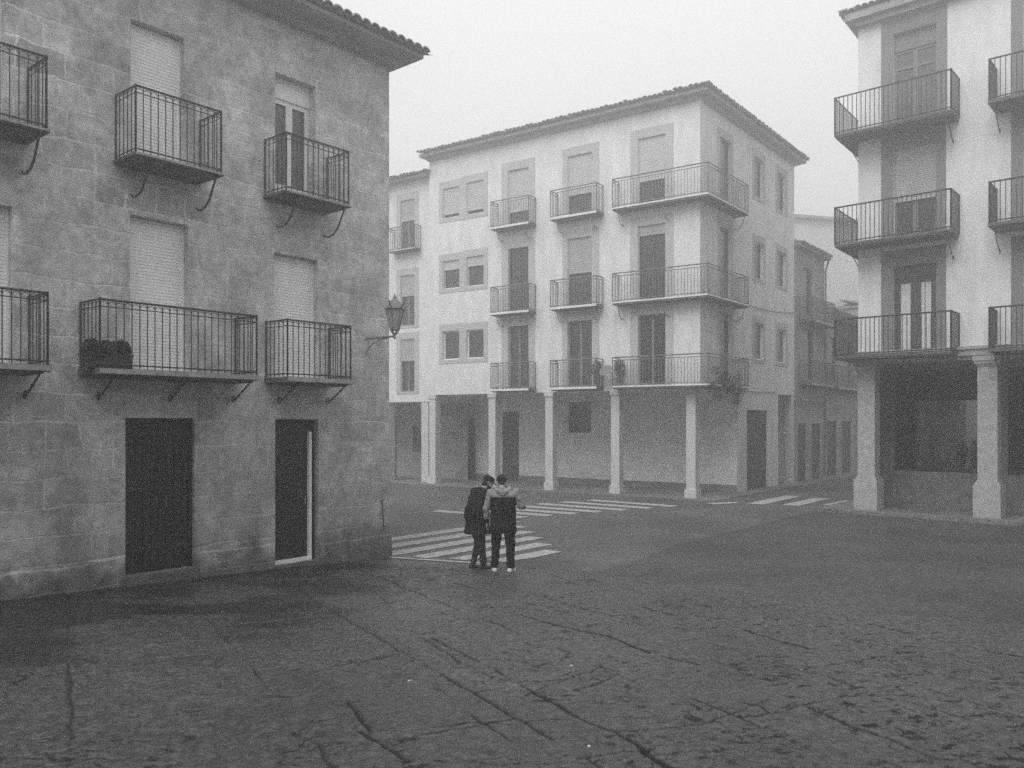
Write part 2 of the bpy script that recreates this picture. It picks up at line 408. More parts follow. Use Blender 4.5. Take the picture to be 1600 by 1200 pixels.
def tile_roof(corners_edges, z, slope, over, rows, mb, rt=.105, jit=.012):
    """corners_edges: list of (Frame, u0, u1, mitre0, mitre1): eave runs; each tile column climbs inwards; mitre shortens it near hips."""
    for F, u0, u1, m0, m1 in corners_edges:
        n = int((u1-u0)/(2*rt)); pitch = (u1-u0)/n
        for i in range(n):
            c = u0+pitch*(i+.5); L = rows*.38
            if m0: L = min(L, (c-u0)*1.0+.12)
            if m1: L = min(L, (u1-c)*1.0+.12)
            j0 = random.uniform(-jit, jit); k = 0; s = 0.0
            while s < L:
                e = min(L, s+.42); zz0 = z+s*slope+.02*0+j0; zz1 = z+e*slope+j0
                vs = []; N = 6
                for (ss, zz, rr) in ((s-.03, zz0+.03, rt*1.02), (e, zz1, rt*.88)):
                    for q in range(N+1):
                        t = math.pi*q/N; vs.append(F.p(c+rr*math.cos(t)+random.uniform(-.003, .003), over-ss, zz+rr*.8*math.sin(t)))
                for (ss, zz, rr) in ((s-.03, zz0+.03, rt*.86), (e, zz1, rt*.74)):
                    for q in range(N+1):
                        t = math.pi*q/N; vs.append(F.p(c+rr*math.cos(t), over-ss, zz+rr*.7*math.sin(t)))
                m = N+1; fs = []
                for q in range(N):
                    fs.append((q, q+1, m+q+1, m+q)); fs.append((q, 2*m+q, 2*m+q+1, q+1))
                mb.add(vs, fs); s += .38
            # pan tile between covers
            vs = []
            for ss in (-.02, L):
                for t in (0, .25, .5, .75, 1): vs.append(F.p(c+pitch*.5-rt+2*rt*t, over-ss, z+ss*slope+.035-.05*math.sin(math.pi*t)))
            mb.add(vs, [(q, q+1, 6+q, 5+q) for q in range(4)])

def roof_deck(mb, poly, z, t, rise=0, c=None):
    """flat eave board under the tiles, and a low pyramid closing the top"""
    n = len(poly); vs = [(x, y, z) for x, y in poly]+[(x, y, z+t) for x, y in poly]
    fs = [tuple(range(n)), ]+[(i, (i+1) % n, n+(i+1) % n, n+i) for i in range(n)]
    if rise:
        cx = sum(p[0] for p in poly)/n if c is None else c[0]; cy = sum(p[1] for p in poly)/n if c is None else c[1]
        vs.append((cx, cy, z+t+rise)); fs += [(n+i, n+(i+1) % n, 2*n) for i in range(n)]
    else: fs.append(tuple(range(n, 2*n)))
    mb.add(vs, fs)

def clip(poly, f):
    out = []
    for i in range(len(poly)):
        a, b = poly[i], poly[(i+1) % len(poly)]; fa, fb = f(a), f(b)
        if fa >= 0: out.append(a)
        if (fa >= 0) != (fb >= 0):
            t = fa/(fa-fb); out.append((a[0]+t*(b[0]-a[0]), a[1]+t*(b[1]-a[1])))
    return out
def sheet(mb, poly, dz, step=1.0):
    ys = [p[1] for p in poly]; y = math.floor(min(ys)/step)*step
    if min(ys) > 16.5: mb.add([(p[0], p[1], dz) for p in poly], [tuple(range(len(poly)))]); return
    while y < max(ys):
        y1 = y+step if y < 16.4 else max(ys)+1
        if y < 16.4 < y1: y1 = 16.4
        q = clip(clip(poly, lambda p: p[1]-y), lambda p: y1-p[1])
        if len(q) > 2: mb.add([(p[0], p[1], gz(p[1])+dz) for p in q], [tuple(range(len(q)))])
        y = y1
#@@GROUND
# ------------------------------------------------------------------ ground
mb = MB()
ys = [-110, -20, -5, 0, 2, 4, 6, 8, 10, 12, 14, 16.4, 20, 30, 60, 118]
for a, b in zip(ys, ys[1:]):
    f = lambda y: (gz(max(y, 0)))-(.045 if y < 13 else 0)
    for x0, x1 in ((-118, -30), (-30, 30), (30, 118)):
        mb.add([(x0, a, f(a)), (x1, a, f(a)), (x1, b, f(b)), (x0, b, f(b))], [(0, 1, 2, 3)])
structure(mb.build('ground', 'asphalt'))

# the edge between the slate paving and the road, in photo coordinates
EDGE = [ground(*p) for p in ((596, 873), (620, 875), (760, 883), (870, 889), (1000, 905), (1130, 924), (1300, 944), (1400, 955), (1600, 972), (1900, 992), (2400, 1030))]
EX = np.array([p[0] for p in EDGE]); EY = np.array([p[1] for p in EDGE])

def grid_noise(x, y, sx, sy, seed, octaves=4, gain=.55):
    rng = np.random.RandomState(seed); out = np.zeros_like(x); amp = 1.; tot = 0.
    for o in range(octaves):
        T = rng.rand(256, 256); gx, gy = x/sx*2**o+37.3*o, y/sy*2**o+11.7*o
        ix, iy = np.floor(gx).astype(int), np.floor(gy).astype(int); fx, fy = gx-ix, gy-iy
        fx = fx*fx*(3-2*fx); fy = fy*fy*(3-2*fy)
        a = T[ix % 256, iy % 256]; b = T[(ix+1) % 256, iy % 256]; c = T[ix % 256, (iy+1) % 256]; d = T[(ix+1) % 256, (iy+1) % 256]
        out += amp*((a*(1-fx)+b*fx)*(1-fy)+(c*(1-fx)+d*fx)*fy); tot += amp; amp *= gain
    return out/tot

def seg_dist(x, y, a, b):
    ax, ay = a; bx, by = b; dx, dy = bx-ax, by-ay; L = dx*dx+dy*dy
    t = np.clip(((x-ax)*dx+(y-ay)*dy)/L, 0, 1); return np.hypot(x-ax-t*dx, y-ay-t*dy)

JOINTS = [  # open joints and cracks traced on the photo: (points, half width m, depth)
 ([(672, 1003), (760, 1045), (850, 1098), (930, 1140), (1010, 1178)], .015, 1.0),
 ([(655, 1001), (720, 1040), (815, 1088)], .012, .8),
 ([(812, 965), (870, 982), (950, 1000), (1015, 1026)], .016, .8),
 ([(1140, 984), (1215, 1008), (1260, 1020)], .018, 1.0), ([(1310, 1036), (1380, 1055), (1455, 1086)], .018, 1.0),
 ([(1455, 1086), (1540, 1112), (1640, 1140)], .012, .6),
 ([(1360, 982), (1440, 1000), (1530, 1020), (1640, 1040)], .020, 1.0),
 ([(1262, 1113), (1330, 1142), (1400, 1168), (1490, 1200)], .02, 1.0),
 ([(995, 950), (1060, 970)], .012, .7), ([(995, 950), (1100, 944), (1170, 935)], .01, .7),
 ([(500, 1070), (545, 1108), (575, 1150)], .013, .8),
 ([(820, 1095), (905, 1060), (1000, 1036)], .012, .7), ([(900, 1088), (960, 1066)], .012, .7),
 ([(820, 1135), (900, 1130)], .014, .8), ([(1040, 1032), (1090, 1046)], .012, .8),
 ([(700, 910), (745, 925)], .014, .7), ([(860, 900), (905, 918), (960, 912)], .012, .6),
 ([(490, 1055), (560, 1040), (620, 1030)], .014, .8), ([(650, 985), (720, 972), (800, 968)], .012, .5),
 ([(560, 1150), (640, 1200)], .018, .8), ([(1200, 1100), (1100, 1140), (960, 1150)], .010, .5),
 ([(1000, 1178), (1050, 1210)], .022, 1.0), ([(1010, 1178), (900, 1192)], .012, .6),
 ([(100, 1060), (200, 1040), (320, 1030)], .012, .5), ([(400, 1110), (460, 1104), (540, 1110)], .012, .6),
 ([(670, 1075), (760, 1140), (800, 1165)], .008, .6), ([(680, 1145), (740, 1135), (800, 1140)], .01, .7),
 ([(1540, 1045), (1600, 1080), (1660, 1100)], .016, .8), ([(1060, 970), (1140, 984)], .008, .4),
]
def paving():
    S = .016; xs = np.arange(-10.5, 12.5, S); yv = np.arange(4.0, 16.6, S)
    X, Y = np.meshgrid(xs, yv, indexing='xy')
    wx = (grid_noise(X, Y, .25, .25, 3, 3)-.5)*.07; wy = (grid_noise(X, Y, .25, .25, 4, 3)-.5)*.07
    Xw, Yw = X+wx, Y+wy
    h = (grid_noise(X, Y, 2.6, 2.6, 1, 2)-.5)*.05+(grid_noise(X, Y, .30, .30, 2, 5, .7)-.5)*.020+(grid_noise(X, Y, .07, .06, 9, 2)-.5)*.011
    dirt = np.zeros_like(X)
    brk = grid_noise(X, Y, .5, .5, 12, 3)
    for pts, hw, dep in JOINTS:
        if max(p[1] for p in pts) > 1060: hw *= .62
        wpts = [ground(*p) for p in pts]
        for a, b in zip(wpts, wpts[1:]):
            x0, x1 = min(a[0], b[0])-.3, max(a[0], b[0])+.3; y0, y1 = min(a[1], b[1])-.3, max(a[1], b[1])+.3
            i0, i1 = np.searchsorted(xs, [x0, x1]); j0, j1 = np.searchsorted(yv, [y0, y1])
            if i1 <= i0 or j1 <= j0: continue
            sl_ = (slice(j0, j1), slice(i0, i1)); D = seg_dist(Xw[sl_], Yw[sl_], a, b)
            kk = np.clip(1.4-D/(hw*(.75+1.6*brk[sl_])), 0, 1)*dep*np.clip((brk[sl_]-.30)*5, .35, 1)
            h[sl_] -= kk*.035; dirt[sl_] = np.maximum(dirt[sl_], np.clip(kk*1.8, 0, 1))
    ang = R(-62); ca, sa = math.cos(ang), math.sin(ang); P1 = Xw*ca+Yw*sa; P2 = -Xw*sa+Yw*ca
    row = np.floor(P2/1.45); P1s = P1+row*.77; e = np.minimum(np.abs(P2/1.45-np.round(P2/1.45))*1.45, np.abs(P1s/2.3-np.round(P1s/2.3))*2.3)
    jk = np.clip(1.3-e/.018, 0, 1)*np.clip((grid_noise(X, Y, .9, .9, 71, 3)-.40)*8, 0, 1)
    h -= jk*.02; dirt = np.maximum(dirt, jk*.9)
    # hairline cracks: zero lines of warped noise, only in worn zones
    n1 = grid_noise(X+wx*3, Y+wy*3, .42, .42, 21, 3); n2 = grid_noise(X, Y, 1.6, 1.6, 22, 3)
    cr = np.clip(1.3-np.abs(n1-.5)/.011, 0, 1)*np.clip((n2-.40)*9, 0, 1)
    n3 = grid_noise(X+wx*2, Y+wy*2, .08, .05, 31, 4, .65); n4 = grid_noise(X, Y, 1.1, 1.1, 33, 3)
    fl = np.clip((n3-.60)/.05, 0, 1)*np.clip((n4-.36)*7, 0, 1)     # flaked-off scales of slate
    n5 = grid_noise(X+wx*3, Y+wy*3, .15, .06, 41, 4, .65); fl2 = np.clip((n5-.63)/.03, 0, 1)*np.clip((n2-.38)*6, 0, 1)
    h -= cr*.012+fl*.012+fl2*.014
    dirt = np.maximum(dirt, np.maximum(cr*.85, np.maximum(fl*.6, fl2*.9)))
    # wet ground following the stone house wall, widened to paint a shaded near-left corner
    FL = LEFT
    dist = (X-FL.o[0])*FL.n[0]+(Y-FL.o[1])*FL.n[1]; along = (X-FL.o[0])*FL.dr[0]+(Y-FL.o[1])*FL.dr[1]
    dn = grid_noise(X, Y, 1.3, .7, 51, 5, .6)
    damp_shade = np.clip((2.7-.36*along-dist+(dn-.5)*7.5)/3.0, 0, 1)*np.clip((dn-.30)*4, .25, 1)
    ye = np.interp(X, EX, EY, left=16.55, right=EY[-1])
    keep = Y < ye+.06+(grid_noise(X, Y, .3, .3, 61, 3)-.5)*.2*(X > 1)
    er = np.clip((ye-Y)/.7, 0, 1)
    Z = .047*np.maximum(0, 16.4-Y)+h*(.10+.90*er)+.013+.037*er
    ny, nx = X.shape; V = np.stack([X, Y, Z], -1).reshape(-1, 3)
    q = np.arange(ny*nx).reshape(ny, nx); Fq = np.stack([q[:-1, :-1], q[:-1, 1:], q[1:, 1:], q[1:, :-1]], -1).reshape(-1, 4)
    kf = (keep[:-1, :-1] & keep[1:, 1:] & keep[:-1, 1:] & keep[1:, :-1]).reshape(-1)
    # drop what lies outside a generous cone of sight to keep the mesh small
    cx = X[:-1, :-1].reshape(-1); cy = Y[:-1, :-1].reshape(-1); kf &= np.abs(cx) < cy*.72+1.6
    kf &= (dist[:-1, :-1].reshape(-1) > -.35)
    Fq = Fq[kf]; used = np.unique(Fq); rm = np.full(len(V), -1); rm[used] = np.arange(len(used)); V = V[used]; Fq = rm[Fq]
    me = bpy.data.meshes.new('plaza_paving'); me.vertices.add(len(V)); me.vertices.foreach_set('co', V.astype(np.float32).ravel())
    me.loops.add(Fq.size); me.loops.foreach_set('vertex_index', Fq.astype(np.int32).ravel())
    me.polygons.add(len(Fq)); me.polygons.foreach_set('loop_start', np.arange(0, Fq.size, 4, dtype=np.int32)); me.polygons.foreach_set('loop_total', np.full(len(Fq), 4, dtype=np.int32))
    me.update(); me.validate()
    for nm, arr in (('dirt', dirt), ('damp_shade', damp_shade)):
        at = me.attributes.new(nm, 'FLOAT', 'POINT'); at.data.foreach_set('value', arr.reshape(-1)[used].astype(np.float32))
    me.materials.append(M['paving']); me.polygons.foreach_set('use_smooth', np.ones(len(Fq), dtype=bool))
    o = bpy.data.objects.new('plaza_paving', me); COL.objects.link(o); structure(o)

# ------------------------------------------------------------------ facade frames of the buildings
def vp(px): return ((px-800)/F0, 1.0)
yl = CH*F0/(872-HZ)
LEFT = Frame(((608-800)/F0*yl, yl), vp(1885), (1, -1))
ym = CH*F0/(780-HZ)
MID = Frame(((1094-800)/F0*ym, ym), (-vp(-1080)[0], -1.0), (-1, -1))      # u grows towards the corner, u = 0 at the corner
MSIDE = Frame(MID.o, vp(1800), (1, -1))
yr = 24.6
RIGHT = Frame(((1341-800)/F0*yr, yr), (-vp(-690)[0], -1.0), (-1, -1))
paving()

# dark asphalt carriageway on the far side of the paving, pavements and road paint
mb = MB()
rp = [(1055, 852), (1300, 792), (1345, 799), (1600, 806), (1900, 818), (2400, 830), (2400, 1070), (1900, 1040), (1600, 1000), (1400, 980), (1300, 966), (1130, 946), (1000, 925), (915, 899)]
sheet(mb, [ground(*p) for p in rp], .006, .5)
structure(mb.build('road', 'asphalt_dark'))
mb = MB()
def quadline(mb, a, b, wid, dz):
    a, b = Vector(a), Vector(b); n = (b-a).normalized(); n = Vector((-n.y, n.x))*wid*.5
    sheet(mb, [tuple(a+n), tuple(b+n), tuple(b-n), tuple(a-n)], dz, .5)
# near crossing: stripes parallel to the stone house
Ea, Eb = Vector(ground(866, 861)), Vector(ground(806, 815)); dl = Vector(LEFT.dr)
e0, e1 = Vector(ground(600, 869)), Vector(ground(790, 879))
for i in range(6):
    E = Ea.lerp(Eb, i/5); n = Vector((e1-e0)); n = Vector((-n.y, n.x))
    t = (E-e0).dot(n)/dl.dot(n); L = min(t-.08, 6.4) if t > 0 else 6.4
    if i > 0 or L > .4: quadline(mb, E, E-dl*L, .44, .010)
quadline(mb, ground(606, 871.5), ground(775, 882.5), .16, .016)
structure(mb.build('zebra_crossing', 'paint'))
mb = MB()
for i in range(-1, 6):
    a, b = ground(725+39*i, 796-2.9*i), ground(860+39*i, 806-2.9*i)
    if i == -1: a = ground(680, 798.5)
    quadline(mb, a, b, .5, .010)
structure(mb.build('zebra_crossing', 'paint'))
mb = MB()
for a, b, w_ in (((1180, 788), (1240, 775), .55), ((1234, 790), (1285, 779), .55), ((1296, 790), (1330, 783), .5), ((1108, 787.5), (1152, 785.5), .4)):
    quadline(mb, ground(*a), ground(*b), w_, .011)
structure(mb.build('zebra_crossing', 'paint'))

# ------------------------------------------------------------------ the stone house
def hole(F, xa, xb, ytop, ybot, xt=None):
    ua, ub = F.u(xa), F.u(xb); return (min(ua, ub), max(ua, ub), F.z(xa, ybot), F.z(xa, ytop))
FL = LEFT
zu = FL.z(212, 240, .63)+.03; zm = FL.z(165, 578, .63)+.03   # floors of the two rows of balconies
zu = round(zu, 3)
house = thing('stone_house', 'old ashlar stone house with iron balconies and closed roller shutters beside the two people', 'house', (FL.o[0], FL.o[1], 0), FL.rz)
W = {}
def LH(k, xa, xb, yt, zb, dep): W[k] = (FL.u(xa), FL.u(xb), zb, FL.z(xa, yt), dep)
LH('u0', -95, 8, -60, zu, .30); LH('u1', 204, 288, 28, zu, .30); LH('u2', 430, 493, 112, zu, .30)
LH('m0', -80, 19, 305, zm, .30); LH('m1', 203, 294, 334, zm, .30); LH('m2', 428, 497, 394, zm, .30)
d1 = (FL.u(196), FL.u(304), FL.z(200, 900), FL.z(196, 653), .16)
d2 = (FL.u(430), FL.u(498), FL.z(430, 884), FL.z(430, 655), .2)
zt = 9.78
mb = MB(); UL = -11.5
facade(mb, FL, UL, 0, -.35, zt, list(W.values())+[d1, d2], .17)
# gable end, back and far walls
D = -9.0
mb.add([FL.p(0, 0, -.35), FL.p(0, D, -.35), FL.p(0, D, zt), FL.p(0, 0, zt), FL.p(UL, D, -.35), FL.p(UL, D, zt), FL.p(UL, 0, -.35), FL.p(UL, 0, zt)],
       [(0, 1, 2, 3), (1, 4, 5, 2), (4, 6, 7, 5), (3, 2, 5, 7)])
wall = mb.build('wall', 'stone', house)
# worn plinth of big blocks, one run on each side of each doorway
random.seed(3)
for ra, rb_ in ((UL, d1[0]-.02), (d1[1]+.02, d2[0]-.02), (d2[1]+.02, .035)):
    mb = MB(); u = ra
    while u < rb_-.01:
        b = min(u+random.uniform(.5, .95), rb_); b = rb_ if rb_-b < .25 else b; a = u; u = b
        g0 = gz(FL.p((a+b)/2, 0, 0)[1]); top = g0+random.uniform(.40, .50); N = 5; vs = []; t_ = random.uniform(.035, .06)
        for j in range(N+1):
            uu = a+(b-a)*j/N; zt_ = top+random.uniform(-.015, .015); e_ = -.012 if j in (0, N) else 0
            vs += [FL.p(uu, .001, -.35), FL.p(uu, t_+random.uniform(-.012, .012)+.012+e_, -.3), FL.p(uu, t_+random.uniform(-.01, .01)+e_, g0+.25), FL.p(uu, t_-.012+e_, zt_-.03), FL.p(uu, .001, zt_)]
        fs = [(5*j+k, 5*j+5+k, 5*j+6+k, 5*j+1+k) for j in range(N) for k in range(4)]+[(0, 1, 2, 3, 4), tuple(5*N+k for k in (4, 3, 2, 1, 0))]
        mb.add(vs, fs)
    mb.build('plinth', 'stone', house)
# eaves and roof
mb = MB(); OV = .62
fr2 = Frame(FL.o, (-FL.n[0], -FL.n[1]), (FL.dr[0], FL.dr[1]))       # gable side: u runs inwards from the corner
poly = [FL.p(UL, OV, 0)[:2], FL.p(.34, OV, 0)[:2], FL.p(.34, D, 0)[:2], FL.p(UL, D, 0)[:2]]
roof_deck(mb, poly, zt+.001, .07, 1.7, FL.p(-5.2, -4.5, 0)[:2])
mb.fbox(FL, UL, .1, .002, .2, zt-.14, zt)
roof = mb.build('roof', 'soffit', house)
mb = MB(); tile_roof([(FL, UL, .42, 0, 1)], zt+.09, .30, OV+.08, 10, mb)
tile_roof([(fr2, -OV, 9, 1, 0)], zt+.09, .30, .42, 6, mb)
mb.build('roof_tiles', 'tile', roof, house)

def lwin(k, **kw): return window(FL, W[k], house, house, d=-.205, **kw)
lwin('u0', shut=1.0); lwin('u1', shut=1.0); lwin('m0', shut=1.0); lwin('m1', shut=1.0); lwin('m2', shut=1.0)
lwin('u2', box=.36, curtain=False, pane_m='glass_curtain', fw=.085, panel=.25)
def lbal(xa, xb, zf, n):
    ua, ub = FL.u(xa), FL.u(xb); 
    lower = zf < 5
    br = [ua+.22+(ub-ua-.3)*i/(n-1) for i in range(n)]
    return balcony(FL, ua, ub, zf, .63, .95, house, house, sp=.112, r=.0085, style='ring', brackets=br, bstyle='rod' if lower else 's', drop=.46 if not lower else .34, thick=.05 if not lower else .09)
lbal(-105, 43, zu, 2); lbal(180, 312, zu, 2); lbal(413, 510, zu, 2)
lbal(-100, 45, zm, 2); lbal(125, 367, zm, 3); lbal(415, 513, zm, 2)
# doors
def plank_door(F, h, d, parent, root, m='door', n=8, name='door'):
    mb = MB(); u0, u1, z0, z1 = h[:4]; w_ = (u1-u0-.12)/n
    mb.fbox(F, u0, u0+.06, d-.05, d+.02, z0, z1); mb.fbox(F, u1-.06, u1, d-.05, d+.02, z0, z1); mb.fbox(F, u0+.06, u1-.06, d-.05, d+.02, z1-.07, z1)
    for i in range(n):
        a = u0+.06+i*w_; mb.fbox(F, a+.006, a+w_-.006, d-.04, d-.004*(i % 2), z0+.03, z1-.07)
    mb.fbox(F, u0+.06, u1-.06, d-.05, d-.03, z0, z1-.07)
    return mb.build(name, m, parent, root)
dd = plank_door(FL, d1, -.09, house, house)
for zz in (.35, 1.25, 2.1): mb = MB(); mb.fbox(FL, d1[0]+.1, d1[1]-.1, -.088, -.075, d1[2]+zz, d1[2]+zz+.05); mb.build('iron_strap', 'iron', dd, house)
mb = MB(); hx = (d1[0]+d1[1])/2+.1; mb.path([FL.p(hx, -.08, d1[2]+1.15), FL.p(hx, -.03, d1[2]+1.13), FL.p(hx, -.03, d1[2]+1.0), FL.p(hx, -.08, d1[2]+.98)], .01); mb.build('door_handle', 'iron_grey', dd, house)
mb = MB(); g1 = gz(FL.p((d1[0]+d1[1])/2, 0, 0)[1])
mb.fbox(FL, d1[0]-.02, d1[1]+.03, -.16, .11, -.3, d1[2]-.004); mb.build('door_step', 'stone_trim', house)
# narrow doorway: dark door behind a white metal frame
mb = MB(); u0, u1, z0, z1 = d2[:4]
mb.fbox(FL, u0, u1, -.2, -.13, z0, z1); dr = mb.build('door', 'door', house)
mb = MB(); ua = u0+.004; ub = u1-.11
mb.fbox(FL, ub-.05, ub, -.128, -.06, z0+.06, z1-.22); mb.fbox(FL, ua, ub, -.128, -.05, z0+.002, z0+.06)
mb.build('door_frame', 'white', dr, house)
mb = MB()
for k in range(3): mb.fbox(FL, ua+.06, ub-.12, -.129, -.12, z0+.3+k*.85, z0+.95+k*.85)
mb.build('door_panel', 'door', dr, house)
mb = MB(); mb.fbox(FL, ub-.12, ub-.10, -.128, -.09, z0+1.0, z0+1.16); mb.build('door_handle', 'iron_grey', dr, house)
mb = MB(); mb.fbox(FL, u0-.03, u1+.03, -.2, .05, -.3, z0-.004); mb.build('door_step', 'stone_trim', house)
# conduit near the corner
mb = MB(); uu = FL.u(600, .03); mb.tube(FL.p(uu, .03, .55), FL.p(uu-.05, .03, 1.15), .012); mb.build('pipe_stub', 'iron', house)

# ------------------------------------------------------------------ wall lantern on the stone house
uL = FL.u(572); 
best = min((abs((lambda p: 800+F0*p[0]/p[1])(FL.p(uL, d/100, 0))-617), d/100) for d in range(20, 200))[1]
zb = FL.z(590, 527, best*.5); tip = FL.p(uL, best, zb)
lamp = thing('wall_lantern', 'old iron street lantern on a bracket at the corner of the stone house', 'street lamp', tip)
mb = MB(); mb.tube(FL.p(uL, -.02, zb), FL.p(uL, best, zb), .022, 6); mb.tube(FL.p(uL, -.02, zb-.33), FL.p(uL, -.02, zb+.1), .02, 5)
pts = [FL.p(uL, best*(1-math.cos(t))*.8, zb-.32+.3*math.sin(t)) for t in [math.pi/2*k/8 for k in range(9)]]; mb.path(pts, .012)
pts = [FL.p(uL, best*.45+.09*math.cos(t)*(1-t/9), zb-.11+.09*math.sin(t)*(1-t/9)) for t in [k*.5 for k in range(14)]]; mb.path(pts, .008)
mb.build('bracket', 'lamp_iron', lamp)
cx, cy, cz = tip
def hexring(r, z, n=6): return [(cx+r*math.cos(2*math.pi*i/n+.3), cy+r*math.sin(2*math.pi*i/n+.3), cz+z) for i in range(n)]
mb = MB(); a, b = hexring(.085, .12), hexring(.17, .50)
for i in range(6):
    mb.tube(a[i], b[i], .011, 5); mb.tube(a[i], a[(i+1) % 6], .012, 5); mb.tube(b[i], b[(i+1) % 6], .016, 5)
    out = Vector((b[i][0]-cx, b[i][1]-cy, 0)).normalized(); B = Vector(b[i])
    mb.path([B, B+out*.03+Vector((0, 0, .04)), B+out*.08+Vector((0, 0, .07)), B+out*.11+Vector((0, 0, .13))], .013, 5)
    A = Vector(a[i]); mb.path([A, A*.0+Vector((cx, cy, cz+.05))+out*.045, Vector((cx, cy, cz+.01))], .009, 4)
mb.lathe((cx, cy, cz), [(.005, -.06), (.03, -.03), (.015, .0), (.03, .03), (.012, .06)], 8)
mb.build('lantern_frame', 'lamp_iron', lamp)
mb = MB(); a, b = hexring(.08, .125), hexring(.162, .495); mb.add(a+b, [(i, (i+1) % 6, 6+(i+1) % 6, 6+i) for i in range(6)]); mb.build('lantern_glass', 'lamp_glass', lamp)
mb = MB(); prof = [(.19, .50), (.17, .54), (.12, .60), (.10, .63), (.075, .66), (.03, .70), (.035, .72), (.02, .75), (.004, .79)]
mb.lathe((cx, cy, cz), prof, 12); mb.build('lantern_cap', 'lamp_iron', lamp)

# ------------------------------------------------------------------ leafy things
def leaves(mb, c, ext, n, s, rng, droop=0):
    for _ in range(n):
        while True:
            q = Vector([rng.uniform(-1, 1) for _ in range(3)])
            if q.length < 1: break
        p = Vector(c)+Vector((q.x*ext[0], q.y*ext[1], q.z*ext[2])); a = Vector([rng.gauss(0, 1) for _ in range(3)]).normalized(); b = a.orthogonal().normalized()
        k = s*rng.uniform(.6, 1.3); a = a*k; b = b*k*.5
        mb.add([p-a, p+b, p+a, p-b], [(0, 1, 2, 3)])
rng = random.Random(5)
def planter(name, F, ua, ub, d0, d1, z, h, leaf_h, label, n=900, m='pot', s=.035):
    o = thing(name, label, 'planter', F.p((ua+ub)/2, (d0+d1)/2, z), F.rz)
    mb = MB(); mb.fbox(F, ua, ub, d0, d1, z+.001, z+h); mb.fbox(F, ua-.015, ub+.015, d0-.015, d1+.015, z+h-.03, z+h+.004); mb.build('trough', m, o)
    mb = MB(); L = ub-ua; k = max(2, int(L/.18))
    for i in range(k):
        u = ua+L*(i+.5)/k; hh = leaf_h*rng.uniform(.75, 1.1)
        leaves(mb, F.p(u, (d0+d1)/2, z+h+hh*.4), (.13, .13, hh*.6), n//k, s, rng)
        for _ in range(4):
            mb.tube(F.p(u, (d0+d1)/2, z+h-.02), F.p(u+rng.uniform(-.1, .1), (d0+d1)/2+rng.uniform(-.06, .06), z+h+hh*rng.uniform(.5, 1)), .005, 3)
    mb.build('foliage', 'leaf', o)
planter('planter', FL, FL.u(132, .45), FL.u(202, .45), .30, .54, zm, .20, .22, 'dark trough of bushy plants on the long balcony of the stone house', 2200, m='iron')
#@@MID
# ------------------------------------------------------------------ the white corner house
FM, FS = MID, MSIDE
bm_ = thing('corner_house', 'pale four storey corner house with a column arcade and wraparound balconies', 'house', (FM.o[0], FM.o[1], 0), FM.rz)
ZA = FM.z(945, 611)             # arcade ceiling
UM = FM.u(671); ZT = FM.z(1090, 150); US = FS.u(1241)
zf = [FM.z(1108, y, .6)+.02 for y in (597, 459, 300)]     # floors of the three balcony rows, lowest first
zf = [FM.z(1060, 600, .5)+.0, FM.z(1106, 459, .5)+.02, FM.z(1106, 301, .5)+.02]
def fh(F, xa, xb, yt, yb, dep=.14):
    ua, ub = F.u(xa), F.u(xb); xr = (xa+xb)/2; return (min(ua, ub), max(ua, ub), F.z(xr, yb), F.z(xr, yt), dep)
rowtop = {'A': (509, 387, 264), 'B': (501, 371, 241), 'C': (491, 351, 213)}
colx = {'A': (794, 826, 784, 836, 767, 838), 'B': (887, 925, 879, 936, 860, 939), 'C': (997, 1040, 985, 1052, 0, 0)}
holes = []; info = []
for k, (xa, xb, sa, sb, ba, bb) in colx.items():
    for r in range(3):
        h = fh(FM, xa, xb, rowtop[k][r], 600); h = (h[0], h[1], zf[r], h[3], .16); holes.append(h); info.append((k, r, h))
pairs = []
for (xa, xb), tops, bots in (((692, 718), (517, 407, 293), (562, 451, 340)), ((729, 756), (515, 400, 283), (560, 447, 334))):
    for r in range(3):
        h = fh(FM, xa, xb, tops[r], bots[r]); holes.append(h); pairs.append((r, h))
mb = MB(); facade(mb, FM, UM, 0, ZA, ZT, holes)
sholes = []
for (xa, xb), tops, bots in (((1178, 1193), (505, 379, 248), (562, 436, 309)), ((1214, 1228), (515, 394, 272), (567, 447, 330))):
    for r in range(3): sholes.append(fh(FS, xa, xb, tops[r], bots[r]))
sdoors = []
for r, yt in enumerate((490, 356, 218)):
    h = fh(FS, 1125, 1142, yt, 600); sdoors.append((h[0], h[1], zf[r], h[3], .14))
AD = 3.3                                   # arcade depth
us0 = FS.u(1152)
FS_in = FS
facade(mb, FS, 0, US, ZA, ZT, sholes+sdoors)
gd = fh(FS, 1167, 1199, 641, 752); gd = (gd[0], gd[1], -.02, gd[3], .14)
usg = FS.u(1216)
facade(mb, FS, us0, usg, -.3, ZA-.002, [gd])
# returns, back walls, ceiling of the arcade
back = [FM.p(UM, 0, 0)[:2], FM.p(0, 0, 0)[:2], FS.p(US, 0, 0)[:2], FM.p(UM, -11, 0)[:2]]
def wallq(mb, a, b, z0, z1): mb.add([(a[0], a[1], z0), (b[0], b[1], z0), (b[0], b[1], z1), (a[0], a[1], z1)], [(0, 1, 2, 3)])
wallq(mb, back[2], back[3], -.3, ZT); wallq(mb, back[3], back[0], ZA, ZT)
mb.add([(x, y, ZT) for x, y in back], [(0, 1, 2, 3)])
mb.add([(x, y, ZA) for x, y in back], [(3, 2, 1, 0)])
# small gallery at the end of the side wing
gq = FS.p(usg, 0, 0); gq2 = FS.p(usg, -2.0, 0); gq3 = FS.p(US, -2.0, 0)
wallq(mb, gq, gq2, -.3, ZA-.002); wallq(mb, gq2, gq3, -.3, ZA-.002)
mwall = mb.build('wall', 'plaster', bm_)
